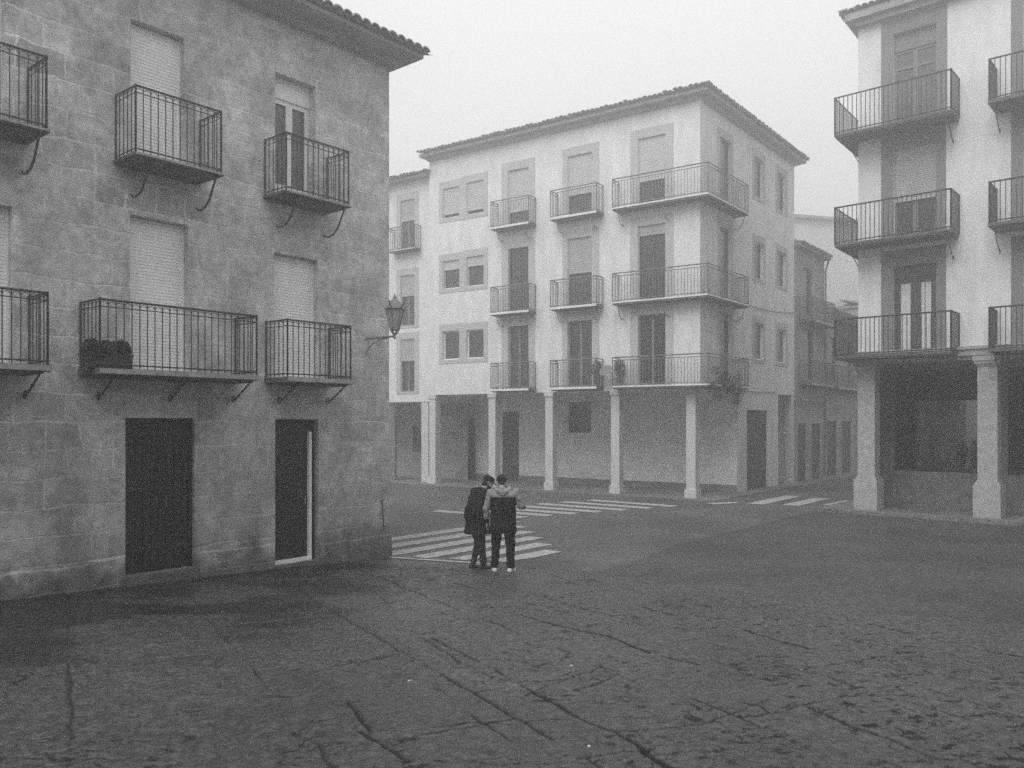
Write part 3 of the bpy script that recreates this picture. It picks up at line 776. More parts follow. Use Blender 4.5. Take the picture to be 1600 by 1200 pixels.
# inner wall of the arcade with its doors
INN = Frame(FM.p(0, -AD, 0)[:2], FM.dr, FM.n)
i0, i1 = INN.u(660), None
c1 = FS.p(us0, 0, 0); k = ((c1[0]-INN.o[0])*INN.dr[0]+(c1[1]-INN.o[1])*INN.dr[1]); ci = (INN.o[0]+k*INN.dr[0], INN.o[1]+k*INN.dr[1])
i1 = k
ih = []
for xa, xb, yt, yb in ((694, 713, 648, 757), (715, 743, 655, 757), (785, 811, 643, 757)):
    h = fh(INN, xa, xb, yt, yb); ih.append((h[0], h[1], .0, h[3], .12))
iw = fh(INN, 888, 924, 628, 676); mb = MB(); facade(mb, INN, INN.u(655), i1, -.3, ZA-.004, ih+[iw])
wallq(mb, ci, c1[:2], -.3, ZA-.004)
mb.build('arcade_wall', 'plaster_grey', bm_)
mb = MB(); segs = [INN.u(655)]+[v for h in sorted(ih) for v in h[:2]]+[i1]
for a, b in zip(segs[::2], segs[1::2]):
    if b-a > .05: mb = MB(); mb.fbox(INN, a, b, .002, .03, 0, .28); mb.build('skirting', 'plaster_dark', bm_)
for h in ih: plank_door(INN, h, -.06, bm_, bm_, 'door_grey', 5)
window(INN, iw, bm_, bm_, frame_m='door_grey', leaves=1, fw=.05, d=-.08)
gdo = plank_door(FS, gd, -.07, bm_, bm_, 'door_grey', 5)
# columns
for px in (679, 772, 861, 964, 1082):
    u = FM.u(px, -.17); mb = MB(); hw = .17
    if px == 1082: u = min(u, -hw-.02)
    mb.fbox(FM, u-hw, u+hw, -.36, -.02, .32, ZA-.16); mb.fbox(FM, u-hw-.05, u+hw+.05, -.41, .03, -.2, .32); mb.fbox(FM, u-hw-.04, u+hw+.04, -.40, .02, ZA-.16, ZA-.004)
    mb.build('column', 'column_pale', bm_)
mb = MB(); u = US-.3; mb.fbox(FS, US-.3, US-.02, -.3, -.02, -.2, ZA-.004); mb.build('column', 'column_pale', bm_)
# windows
for k, r, h in info:
    xa, xb, sa, sb, _, _ = colx[k]
    sh = {('A', 2): .72, ('B', 2): .62, ('C', 2): .62, ('A', 1): 0, ('B', 1): .5, ('C', 1): .12}.get((k, r), 0)
    window(FM, h, bm_, bm_, frame_m='surround' if r == 0 else 'door_grey', leaves=2, fw=.055, d=-.11, shut=sh, shut_m='shutter_mid' if r == 2 else 'shutter_grey', pitch=.07,
           surround=(FM.u(sa), FM.u(sb), h[2], h[3]+.33, 'surround_pale'))
for r, h in pairs:
    window(FM, h, bm_, bm_, frame_m='white', leaves=1, fw=.05, d=-.10, shut=.85 if r == 2 else (.3 if r == 1 else 0), shut_m='shutter_mid', pitch=.07,
           surround=(h[0]-.2, h[1]+.2, h[2]-.16, h[3]+.3, 'surround_pale'))
for h in sholes: window(FS, h, bm_, bm_, frame_m='white', leaves=1, fw=.05, d=-.09, surround=(h[0]-.18, h[1]+.18, h[2]-.14, h[3]+.28, 'surround_pale'))
for h in sdoors: window(FS, h, bm_, bm_, frame_m='surround', leaves=1, fw=.06, d=-.10, surround=(h[0]-.2, h[1]+.2, h[2], h[3]+.3, 'surround_pale'))
# straight balconies
for k in 'AB':
    for r in range(3):
        ba, bb = colx[k][4:]; dp = .5
        ua = FM.u(ba, dp); ub = FM.u((818 if k == 'A' else 924)+8, dp)
        balcony(FM, ua, ub, zf[r], dp, 1.02, bm_, bm_, sp=.12, r=.010, style='double', brackets=(ua+.25, ub-.25), bstyle='s', drop=.42, thick=.10, iron='iron_grey', lip='plaster_grey')
# wraparound balconies
def corner_balcony(Fa, Fb, ua, ub, z, dp, dps, h, root, sp, r, style, iron, thick=.12, lip='plaster_grey', br=(), drop=.5, bst='s'):
    """ua: end along Fa (negative side or positive), ub: end along Fb; the two facades share the corner at u = 0."""
    # outer corner = intersection of the two offset lines
    na, nb = Vector(Fa.n), Vector(Fb.n); o = Vector(Fa.o)
    det = na.x*nb.y-na.y*nb.x; cxx = (dp*nb.y-dps*na.y)/det; cyy = (na.x*dps-nb.x*dp)/det; C = o+Vector((cxx, cyy))
    P = [Vector(Fa.p(ua, .003, 0)[:2]), Vector(Fa.p(ua, dp, 0)[:2]), C, Vector(Fb.p(ub, dps, 0)[:2]), Vector(Fb.p(ub, .003, 0)[:2]), o+(C-o)*.004]
    mb = MB(); n = 6; vs = [(p.x, p.y, z-thick) for p in P]+[(p.x, p.y, z-.004) for p in P]
    mb.add(vs, [(0, 1, 2, 5), (5, 2, 3, 4), (6, 11, 8, 7), (11, 10, 9, 8)]+[(i, i+1, n+i+1, n+i) for i in range(5)])
    b = mb.build('balcony', 'slab', root, root)
    q = [P[0], P[1], P[2], P[3], P[4]]; mb = MB()
    for s_, e_ in zip(q[1:3], q[2:4]):
        dv = (e_-s_).normalized(); nn = Vector((dv.y, -dv.x))
        if nn.dot((C-o)) < 0: nn = -nn
        a1, b1 = s_+nn*.003, e_+nn*.003; a2, b2 = s_+nn*.02, e_+nn*.02
        mb.hexa([(a1.x, a1.y, z-.06), (b1.x, b1.y, z-.06), (b2.x, b2.y, z-.06), (a2.x, a2.y, z-.06), (a1.x, a1.y, z-.008), (b1.x, b1.y, z-.008), (b2.x, b2.y, z-.008), (a2.x, a2.y, z-.008)])
    mb.build('slab_edge', lip, b, root)
    mb = MB(); ins = [p+(o-p)*.0 for p in q]; railing(mb, [tuple(p) for p in ins], z, h, sp, r, style); mb.build('railing', iron, b, root)
    for F_, u_, dd_ in br: scroll(F_, u_, z-thick, dd_*.95, drop, bst).build('bracket', iron, b, root)
    return b
ua = FM.u(957, .5); ub = FS.u(1169, .5)
for r in range(3):
    corner_balcony(FM, FS, ua, ub, zf[r], .5, .5, 1.02, bm_, .12, .010, 'double', 'iron_grey', br=((FM, ua+.2, .5), (FM, ua*.38, .5), (FS, ub-.2, .5)))
# eaves and roof
mb = MB(); ov = .40
def isect(Fa, da, Fb, db):
    na, nb = Vector(Fa.n), Vector(Fb.n); det = na.x*nb.y-na.y*nb.x
    return Vector(Fa.o)+Vector(((da*nb.y-db*na.y)/det, (na.x*db-nb.x*da)/det))
C = isect(FM, ov, FS, ov); e1 = FM.p(UM-.25, ov, 0)[:2]; e2 = FS.p(US+.4, ov, 0)[:2]; e3 = FS.p(US+.4, -6, 0)[:2]; e4 = FM.p(UM-.25, -9, 0)[:2]
roof_deck(mb, [e1, (C.x, C.y), e2, e3, e4], ZT+.001, .12, 1.3)
mb.fbox(FM, UM, -.01, .002, .15, ZT-.14, ZT); mb.fbox(FS, .14, US, .002, .15, ZT-.14, ZT)
mroof = mb.build('roof', 'soffit', bm_)
mb = MB(); tile_roof([(FM, UM-.3, .35, 0, 1), (FS, -.5, US+.45, 1, 0)], ZT+.14, .24, ov+.1, 8, mb, rt=.095, jit=.03)
mb.build('roof_tiles', 'tile', mroof, bm_)
# a chimney stub and ridge unevenness are out of sight; cables strung along the wing are not
mb = MB()
pts = [FS.p(FS.u(x, .03), .03, FS.z(x, y, .03)) for x, y in ((1170, 477), (1192, 484), (1216, 488), (1241, 489))]; mb.path(pts, .014, 4); mb.build('cable', 'cable', bm_); mb = MB()
pts = [FS.p(FS.u(x, .03), .03, FS.z(x, y, .03)) for x, y in ((1155, 611), (1180, 612), (1212, 613))]; mb.path(pts, .014, 4)
mb.build('cable', 'cable', bm_)
# climbing plant hanging from the lowest wraparound balcony
ivy = thing('hanging_plant', 'tangled dark trailing plant under the lowest wraparound balcony of the corner house', 'plant', FS.p(ub*.4, .5, zf[0]))
mb = MB()
for px, py, n, e in ((1112, 606, 90, .22), (1128, 598, 160, .3), (1140, 604, 160, .3), (1150, 612, 110, .22), (1120, 618, 70, .22), (1096, 622, 40, .14), (1090, 632, 30, .1), (1132, 586, 90, .2), (1118, 578, 50, .16), (1150, 625, 50, .16), (1152, 592, 60, .2)):
    u = FS.u(px, .5); 
    if px < 1105: continue
    leaves(mb, FS.p(u, .52, FS.z(px, py, .5)), (e, .12, e), n, .055, rng)
mb.build('foliage', 'leaf', ivy)
mb = MB()
for i in range(14):
    u = rng.uniform(.3, ub*.85); z = zf[0]+rng.uniform(0, .3); l = rng.uniform(.3, .9); mb.path([FS.p(u, .54, z), FS.p(u+rng.uniform(-.1, .1), .56, z-l*.5), FS.p(u+rng.uniform(-.2, .2), .53, z-l)], .008, 3)
mb.build('stem', 'leaf', ivy)
for px, py, nm, lb in ((932, 560, 'potted_plant', 'leafy potted plant on the lowest short balcony beside the wraparound one'), (968, 560, 'potted_plant', 'potted plant behind the end of the lowest wraparound balcony railing')):
    u = FM.u(px, .3); z = zf[0]; o = thing(nm, lb, 'plant', FM.p(u, .3, z))
    mb = MB(); mb.lathe(FM.p(u, .3, z), [(.09, .002), (.14, .22), (.15, .26), (.13, .26)], 12); mb.build('pot', 'pot', o)
    mb = MB(); leaves(mb, FM.p(u, .3, z+.62), (.22, .18, .36), 200, .06, rng)
    for i in range(5): mb.tube(FM.p(u, .3, z+.2), FM.p(u+rng.uniform(-.2, .2), .3+rng.uniform(-.1, .1), z+rng.uniform(.6, .95)), .008, 3)
    mb.build('foliage', 'leaf', o)
u = FM.u(945, .55); z = FM.z(945, 580, .55); dish = thing('satellite_dish', 'pale satellite dish tilted up between the lowest balconies of the corner house', 'dish', FM.p(u, .02, z))
mb = MB(); n = 18; c = Vector(FM.p(u, .45, z)); ax = (Vector((FM.n[0], FM.n[1], .9))).normalized(); e1_ = ax.orthogonal().normalized(); e2_ = ax.cross(e1_)
vs = []
for r_, h_ in ((.0, 0), (.10, .01), (.18, .03), (.25, .06)):
    for i in range(n): t = 2*math.pi*i/n; vs.append(c+e1_*r_*math.cos(t)+e2_*r_*math.sin(t)+ax*h_)
mb.add(vs, [(j*n+i, j*n+(i+1) % n, (j+1)*n+(i+1) % n, (j+1)*n+i) for j in range(3) for i in range(n)]); mb.build('reflector', 'surround', dish)
mb = MB(); mb.tube(FM.p(u, .0, z-.05), c, .02); mb.tube(c-e1_*.3+ax*.07, c+ax*.4, .01); mb.build('mounting_arm', 'iron_grey', dish)

# ------------------------------------------------------------------ pavement in front of and under the arcade
mb = MB()
A = isect(FM, .55, FS, .75); pv = [FM.p(-30, .55, 0)[:2], (A.x, A.y), FS.p(22, .75, 0)[:2], FS.p(22, -.1, 0)[:2], FM.p(0, -AD-.2, 0)[:2], FM.p(-30, -AD-.2, 0)[:2]]
n = len(pv); mb.add([(x, y, -.1) for x, y in pv]+[(x, y, .03) for x, y in pv], [tuple(range(n, 2*n))]+[(i, (i+1) % n, n+(i+1) % n, n+i) for i in range(n)])
structure(mb.build('pavement', 'pavement'))

# ------------------------------------------------------------------ neighbour to the left of the corner house
NB = Frame(FM.p(UM, -.3, 0)[:2], FM.dr, FM.n)
nb = thing('arcaded_house', 'paler lower house adjoining the corner house, half hidden by the stone house', 'house', (NB.o[0], NB.o[1], 0), NB.rz)
ZN = NB.z(640, 284); ZNA = NB.z(640, 628); mb = MB()
nh = [fh(NB, 626, 648, a, b) for a, b in ((312, 392), (430, 509), (530, 612))]
facade(mb, NB, -9, 0, ZNA, ZN, nh)
q = [NB.p(-9, 0, 0)[:2], NB.p(0, 0, 0)[:2], NB.p(0, -9, 0)[:2], NB.p(-9, -9, 0)[:2]]
wallq(mb, q[1], q[2], ZNA, ZN); wallq(mb, q[2], q[3], -.3, ZN); wallq(mb, q[3], q[0], -.3, ZN)
mb.add([(x, y, ZN) for x, y in q], [(0, 1, 2, 3)]); mb.add([(x, y, ZNA) for x, y in q], [(0, 1, 2, 3)])
mb.build('wall', 'plaster', nb)
N2 = Frame(NB.p(0, -2.4, 0)[:2], NB.dr, NB.n); mb = MB(); nw = fh(N2, 645, 662, 664, 706); nd = fh(N2, 606, 620, 650, 748); nd = (nd[0], nd[1], 0, nd[3], .12)
facade(mb, N2, -9, 0, -.3, ZNA-.003, [nw, nd]); mb.build('arcade_wall', 'lane_plaster', nb)
window(N2, nw, nb, nb, frame_m='door_grey', leaves=1, fw=.05, d=-.08); plank_door(N2, nd, -.06, nb, nb, 'door_grey', 4)
for h in nh: window(NB, h, nb, nb, frame_m='surround', leaves=2, fw=.05, d=-.1, surround=(h[0]-.24, h[1]+.24, h[2]-.1, h[3]+.3, 'surround_pale'), shut=.4, shut_m='shutter_grey', pitch=.07)
balcony(NB, nh[0][0]-.35, nh[0][1]+.35, nh[0][2], .4, 1., nb, nb, sp=.13, r=.01, style='double', iron='iron_grey', lip='plaster_grey')
mb = MB(); u = NB.u(668, -.2); mb.fbox(NB, u-.2, u+.2, -.42, -.02, -.2, ZNA-.004); mb.build('column', 'column_pale', nb)
mb = MB(); u = NB.u(607, -.2); mb.fbox(NB, u-.2, u+.2, -.42, -.02, -.2, ZNA-.004); mb.build('column', 'column_pale', nb)
mb = MB(); roof_deck(mb, [NB.p(-9.2, .4, 0)[:2], NB.p(-.01, .4, 0)[:2], NB.p(-.01, -9, 0)[:2], NB.p(-9.2, -9, 0)[:2]], ZN+.001, .1, .8); nr = mb.build('roof', 'soffit', nb)
mb = MB(); tile_roof([(NB, -9.2, -.02, 0, 0)], ZN+.12, .24, .5, 6, mb, rt=.095, jit=.03); mb.build('roof_tiles', 'tile', nr, nb)
#@@ALLEY
# ------------------------------------------------------------------ the lane beyond the corner house
def lane_house(name, label, u0, u1, ztop, depth, m, wins, door, d0=0.0, over=.3, gable=True, ground_m=None):
    F = Frame(FS.p(u0, d0, 0)[:2], FS.dr, FS.n); L = u1-u0
    o = thing(name, label, 'house', (F.o[0], F.o[1], 0), F.rz); mb = MB(); hs = []
    for a, b, c, e in wins+door: hs.append((a*L, b*L, c, e, .14))
    facade(mb, F, 0, L, -.3, ztop, hs)
    q = [F.p(0, 0, 0)[:2], F.p(L, 0, 0)[:2], F.p(L, -depth, 0)[:2], F.p(0, -depth, 0)[:2]]
    for i in (1, 2, 3): wallq(mb, q[i], q[(i+1) % 4], -.3, ztop)
    mb.add([(x, y, ztop) for x, y in q], [(0, 1, 2, 3)]); mb.build('wall', m, o)
    for i, h in enumerate(hs):
        if i < len(wins): window(F, h, o, o, frame_m='surround', leaves=1, fw=.05, d=-.09)
        else: plank_door(F, h, -.07, o, o, 'door_grey', 4)
    mb = MB(); roof_deck(mb, [F.p(-.1, over, 0)[:2], F.p(L+.1, over, 0)[:2], F.p(L+.1, -depth, 0)[:2], F.p(-.1, -depth, 0)[:2]], ztop+.001, .1, 1.0); rf = mb.build('roof', 'soffit', o)
    mb = MB(); tile_roof([(F, 0, L, 0, 0)], ztop+.11, .25, over+.08, 4, mb, rt=.095, jit=.02); mb.build('roof_tiles', 'tile', rf, o)
    return F, o, L
uA, uB, uC = US+.05, FS.u(1288), FS.u(1345)
zA = FS.z(1240, 384)
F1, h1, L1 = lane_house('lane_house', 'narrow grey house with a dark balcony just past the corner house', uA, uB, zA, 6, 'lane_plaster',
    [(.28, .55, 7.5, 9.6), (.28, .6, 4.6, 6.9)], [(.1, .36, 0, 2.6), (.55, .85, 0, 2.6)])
balcony(F1, L1*.15, L1*.95, 7.2, .55, 1.0, h1, h1, sp=.13, r=.011, style='plain', brackets=(L1*.25, L1*.85), iron='iron_grey', thick=.12)
balcony(F1, L1*.15, L1*.9, 4.4, .5, 1.0, h1, h1, sp=.13, r=.011, style='plain', brackets=(L1*.25, L1*.85), iron='iron_grey', thick=.12)
mb = MB(); mb.path([F1.p(L1-.12, .25, zA), F1.p(L1-.12, .1, zA-.5), F1.p(L1-.12, .08, .1)], .045, 6); mb.build('drainpipe', 'iron_grey', h1)
mb = MB(); mb.fbox(F1, 0, L1, .004, .02, 3.4, 3.62); mb.build('string_course', 'plaster_dark', h1)
zB = 7.9
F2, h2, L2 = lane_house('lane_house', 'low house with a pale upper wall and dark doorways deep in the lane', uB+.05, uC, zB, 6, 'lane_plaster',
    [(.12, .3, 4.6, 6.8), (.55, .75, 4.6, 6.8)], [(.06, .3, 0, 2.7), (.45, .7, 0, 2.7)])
balcony(F2, L2*.05, L2*.9, 4.35, .5, 1.0, h2, h2, sp=.13, r=.011, style='plain', brackets=(L2*.1, L2*.85), iron='iron_grey', thick=.12)
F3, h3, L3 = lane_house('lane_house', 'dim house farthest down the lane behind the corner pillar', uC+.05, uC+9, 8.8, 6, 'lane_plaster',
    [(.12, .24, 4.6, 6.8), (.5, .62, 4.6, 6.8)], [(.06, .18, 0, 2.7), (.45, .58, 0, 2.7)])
# block closing the lane, above the low roofs
FB = Frame(((1238-800)/F0*57, 57.0), (1, .28), (0, -1))
hb = thing('apartment_block', 'tall plain block rising over the low roofs of the lane', 'building', (FB.o[0], FB.o[1], 0), FB.rz)
ZB = FB.z(1240, 341); mb = MB(); bh = [(4+3*i, 5.2+3*i, z, z+1.6, .14) for i in range(4) for z in (4, 7.4)]
facade(mb, FB, -6, 16, -.3, ZB, bh); q = [FB.p(-6, 0, 0)[:2], FB.p(16, 0, 0)[:2], FB.p(16, -8, 0)[:2], FB.p(-6, -8, 0)[:2]]
for i in (1, 2, 3): wallq(mb, q[i], q[(i+1) % 4], -.3, ZB)
mb.build('wall', 'plaster', hb)
for h in bh: window(FB, h, hb, hb, leaves=2, fw=.06, d=-.1)
mb = MB(); roof_deck(mb, [FB.p(-6.3, .35, 0)[:2], FB.p(16.3, .35, 0)[:2], FB.p(16.3, -8.3, 0)[:2], FB.p(-6.3, -8.3, 0)[:2]], ZB+.001, .2, .7); mb.build('roof', 'soffit', hb)
#@@RIGHT
# ------------------------------------------------------------------ the arcaded house on the right
FR = RIGHT
FRS = Frame(FR.o, vp(1815), (-1, .6))
rb = thing('balcony_house', 'white house with plain iron balconies above thick granite pillars and dark shop windows', 'house', (FR.o[0], FR.o[1], 0), FR.rz)
ZG = FR.z(1345, 563); ZR = FR.z(1345, 36); UR = FR.u(1900)
dpr, dps = .85, .42
rz_ = [FR.z(1500, y, dpr)+.02 for y in (548, 356, 168)]
Rh = []
tops = [417, 234, 54]; base = rz_
for r in range(3): Rh.append((FR.u(1395), FR.u(1463), rz_[r], FR.z(1395, tops[r]), .2))
u2 = FR.u(1598); Rh2 = [(u2, u2+(Rh[0][1]-Rh[0][0]), h[2], h[3], .2) for h in Rh]
u3 = u2+3.9; Rh3 = [(u3, u3+(Rh[0][1]-Rh[0][0]), h[2], h[3], .2) for h in Rh]
mb = MB(); facade(mb, FR, 0, UR, ZG, ZR, Rh+Rh2, .2)
q = [FR.p(0, 0, 0)[:2], FR.p(UR, 0, 0)[:2], FR.p(UR, -9, 0)[:2], FRS.p(9, 0, 0)[:2]]
wallq(mb, q[1], q[2], -.3, ZR); wallq(mb, q[2], q[3], -.3, ZR); wallq(mb, q[3], q[0], ZG, ZR)
mb.add([(x, y, ZR) for x, y in q], [(0, 1, 2, 3)]); mb.add([(x, y, ZG) for x, y in q], [(0, 1, 2, 3)])
rw = mb.build('wall', 'plaster', rb)
mb = MB(); mb.fbox(FR, -.02, UR, .002, .10, ZG-.01, ZG+.16); mb.fbox(FR, -.04, UR, .004, .16, ZG+.16, ZG+.24); mb.fbox(FR, 0, UR, -.45, -.003, ZG-.12, ZG-.003); mb.build('lintel_beam', 'column', rb)
for r, h in enumerate(Rh):
    tr = None
    if r == 2: f = window(FR, h, rb, rb, frame_m='surround', pane_m='glass_curtain', leaves=2, fw=.08, d=-.15, box=.5, transom=h[3]-1.0, curtain=False, panel=.2, surround=(FR.u(1377), FR.u(1480), h[2], h[3]+.42, 'surround'))
    elif r == 1: f = window(FR, h, rb, rb, frame_m='surround', leaves=2, fw=.08, d=-.15, shut=.56, shut_m='shutter_grey', surround=(FR.u(1377), FR.u(1478), h[2], h[3]+.42, 'surround'), pitch=.06)
    else: f = window(FR, h, rb, rb, frame_m='door_grey', pane_m='glass', leaves=2, fw=.17, d=-.15, box=.32, curtain=True, surround=(FR.u(1377), FR.u(1478), h[2], h[3]+.46, 'surround'))
for r, h in enumerate(Rh2):
    window(FR, h, rb, rb, frame_m='surround', leaves=2, fw=.08, d=-.15, shut=.5, shut_m='shutter_grey', surround=(FR.u(1580), h[1]+(h[0]-FR.u(1580)), h[2], h[3]+.42, 'surround'), pitch=.06)
ub = FR.u(1486, dpr)
for r in range(3):
    corner_balcony(FR, FRS, ub, 1.8, rz_[r], dpr, dps, 1.06, rb, .125, .013, 'plain', 'iron', thick=.10, lip='slab', br=((FR, ub-.12, dpr), (FRS, .8, dps)), drop=.66, bst='rod')
    uq = FR.u(1546, dpr); balcony(FR, uq, uq+3.2, rz_[r], dpr, 1.06, rb, rb, sp=.125, r=.013, style='plain', brackets=(uq+.1, uq+3.1), bstyle='rod', drop=.62, thick=.10, lip='slab')
# eaves
C = isect(FR, .38, FRS, .28); mb = MB(); roof_deck(mb, [(C.x, C.y), FR.p(UR, .38, 0)[:2], FR.p(UR, -8, 0)[:2], FRS.p(9, .28, 0)[:2]], ZR+.001, .22, 1.2)
mb.fbox(FR, .0, UR, .002, .22, ZR-.16, ZR); rr = mb.build('roof', 'soffit', rb)
mb = MB(); tile_roof([(FR, -.35, UR, 1, 0), (FRS, -.5, 8, 1, 0)], ZR+.24, .24, .42, 5, mb, rt=.095, jit=.02); mb.build('roof_tiles', 'tile', rr, rb)
# pillars
g0 = .06
for px0, px1 in ((1334, 1362), (1524, 1557), (1745, 1790)):
    ua_, ub_ = FR.u(px0+4, 0), FR.u(px1, 0); w_ = .48; c = (ua_+ub_)/2
    if px0 == 1334: c = .22
    mb = MB(); zb_ = g0+1.02
    mb.fbox(FR, c-w_/2, c+w_/2, -w_-.02, -.02, zb_, ZG-.30)
    # chamfered plinth
    for (e, za, zc) in ((.09, -.2, zb_-.1), (.05, zb_-.1, zb_-.03), (.02, zb_-.03, zb_)): mb.fbox(FR, c-w_/2-e, c+w_/2+e, -w_-.02-e, -.02+e, za, zc)
    for (e, za, zc) in ((.03, ZG-.30, ZG-.24), (.07, ZG-.24, ZG-.16), (.10, ZG-.16, ZG-.012)): mb.fbox(FR, c-w_/2-e, c+w_/2+e, -w_-.02-e, -.02+e, za, zc)
    mb.build('pillar', 'column', rb)
# shop front behind the pillars
SD = 2.1; SH = Frame(FR.p(0, -SD, 0)[:2], FR.dr, FR.n)
zs0 = SH.z(1450, 737); zs1 = ZG-.25
bays = []; a0 = SH.u(1396); a1 = SH.u(1531); bays.append((a0, a1, zs0, zs1, .25)); bays.append((SH.u(1574), SH.u(1574)+2.6, zs0, zs1, .25)); bays.append((SH.u(1574)+3.4, SH.u(1574)+6, zs0, zs1, .25))
mb = MB(); facade(mb, SH, -.3, UR, -.3, ZG-.004, bays, .2); 
mb.add([SH.p(0, 0, -.3), FR.p(.02, -.5, -.3), FR.p(.02, -.5, ZG-.004), SH.p(0, 0, ZG-.004)], [(0, 1, 2, 3)])
mb.build('shop_wall', 'shop_wall', rb)
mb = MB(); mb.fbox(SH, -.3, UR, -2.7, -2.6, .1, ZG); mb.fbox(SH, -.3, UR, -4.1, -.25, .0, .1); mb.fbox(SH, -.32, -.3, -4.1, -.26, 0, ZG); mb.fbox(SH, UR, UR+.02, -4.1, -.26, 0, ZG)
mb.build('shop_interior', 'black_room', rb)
for b in bays:
    mb = MB(); fw = .06; u0, u1, z0, z1 = b[:4]; zt_ = z0+(z1-z0)*.70
    mb.fbox(SH, u0, u0+fw, -.2, -.14, z0, z1); mb.fbox(SH, u1-fw, u1, -.2, -.14, z0, z1); mb.fbox(SH, u0+fw, u1-fw, -.2, -.14, z0, z0+fw)
    mb.fbox(SH, u0+fw, u1-fw, -.2, -.14, zt_, zt_+.05); mb.fbox(SH, u0+fw, u1-fw, -.2, -.16, zt_+.05, z1)
    f = mb.build('shop_window', 'door', rb, rb)
    mb = MB(); mb.fbox(SH, u0+fw*.5, u1-fw*.5, -.178, -.170, z0+.03, zt_+.02); mb.build('pane', 'shop_glass', f, rb)
    mb = MB(); mb.fbox(SH, u0, u1, -.95, -.21, z0-.05, z0-.003); mb.build('display_shelf', 'door_grey', f, rb)
# pieces standing in the shop window
def vase(px, py, r, h, label, name='vase', d=-.32):
    u = SH.u(px, d); p = SH.p(u, d, zs0); o = thing(name, label, name, p)
    mb = MB(); mb.lathe(p, [(r*.6, .0), (r, h*.3), (r*1.05, h*.55), (r*.6, h*.85), (r*.55, h*.9), (r*.75, h)], 16); mb.build('body', 'vase', o, smooth=True)
    mb = MB(); mb.lathe((p[0], p[1], p[2]+h*.94), [(r*.5, 0), (r*.5, .012)], 12); mb.build('lid', 'pot', o); return o
vase(1438, 712, .14, .46, 'squat pale jar standing in the dark shop window')
vase(1412, 712, .07, .42, 'thin pale vase at the pillar end of the shop window', 'bottle')
vase(1490, 715, .06, .34, 'small dim vase near the second pillar in the shop window', 'jug')
# raised pavement with kerb
mb = MB()
pv = [FR.p(-1.1, .45, 0)[:2], FR.p(UR, .45, 0)[:2], FR.p(UR, -SD-.3, 0)[:2], FR.p(-1.1, -SD-4, 0)[:2]]
n = 4; mb.add([(x, y, -.1) for x, y in pv]+[(x, y, .10) for x, y in pv], [tuple(range(n, 2*n))]+[(i, (i+1) % n, n+(i+1) % n, n+i) for i in range(n)])
structure(mb.build('pavement', 'pavement'))
mb = MB(); mb.fbox(FR, -1.25, UR, .455, .60, -.1, .105); structure(mb.build('kerb', 'pavement'))

# scraps blown on the paving
mb = MB(); rg = random.Random(11)
for px, py in ((1490, 987), (1180, 1049), (1245, 1052), (1252, 1054), (1580, 1138), (1586, 1140), (1475, 1076), (893, 1047), (640, 1072), (1300, 1050), (1505, 1122), (920, 1176), (1420, 1085)):
    x, y = ground(px, py); z = gz(y)+.03; k = rg.uniform(.012, .025); a = rg.uniform(0, 3)
    mb.add([(x+math.cos(a+i*1.57+rg.uniform(-.3, .3))*k, y+math.sin(a+i*1.57)*k*.7, z+rg.uniform(0, .02)) for i in range(4)], [(0, 1, 2, 3)])
o = mb.build('leaf_litter', 'litter'); o['kind'] = 'stuff'
# ------------------------------------------------------------------ unseen houses added behind and beside the viewpoint to shade the near square
for x0, y0, dx_, dy_, ox, oy, L, H, lb in ((22, -5, -1, 0, 0, 1, 40, 13.5, 'long unseen rendered house added behind the viewpoint to shade the square'),
                                       (11.5, 11, 0, -1, -1, 0, 13, 12.5, 'unseen rendered house added along the near side to shade the square')):
    F = Frame((x0, y0), (dx_, dy_), (ox, oy)); hh = thing('shade_house', lb, 'house', (x0, y0, 0), F.rz); hs = []
    n = int(L/3.2)
    for i in range(n):
        for k in range(4): hs.append((1+i*3.2, 2.1+i*3.2, .9+3.1*k, 2.9+3.1*k, .15))
    mb = MB(); facade(mb, F, 0, L, -.3, H, hs); q = [F.p(0, 0, 0)[:2], F.p(L, 0, 0)[:2], F.p(L, -8, 0)[:2], F.p(0, -8, 0)[:2]]
    for i in (1, 2, 3): wallq(mb, q[i], q[(i+1) % 4], -.3, H)
    mb.build('wall', 'plaster_grey', hh); m1 = MB(); m2 = MB()
    for h in hs: window(F, h, hh, hh, leaves=2, fw=.06, d=-.1, pane_m='glass')
    mb = MB(); roof_deck(mb, [F.p(-.4, .5, 0)[:2], F.p(L+.4, .5, 0)[:2], F.p(L+.4, -8.3, 0)[:2], F.p(-.4, -8.3, 0)[:2]], H+.001, .2, 1.6); mb.build('roof', 'soffit', hh)
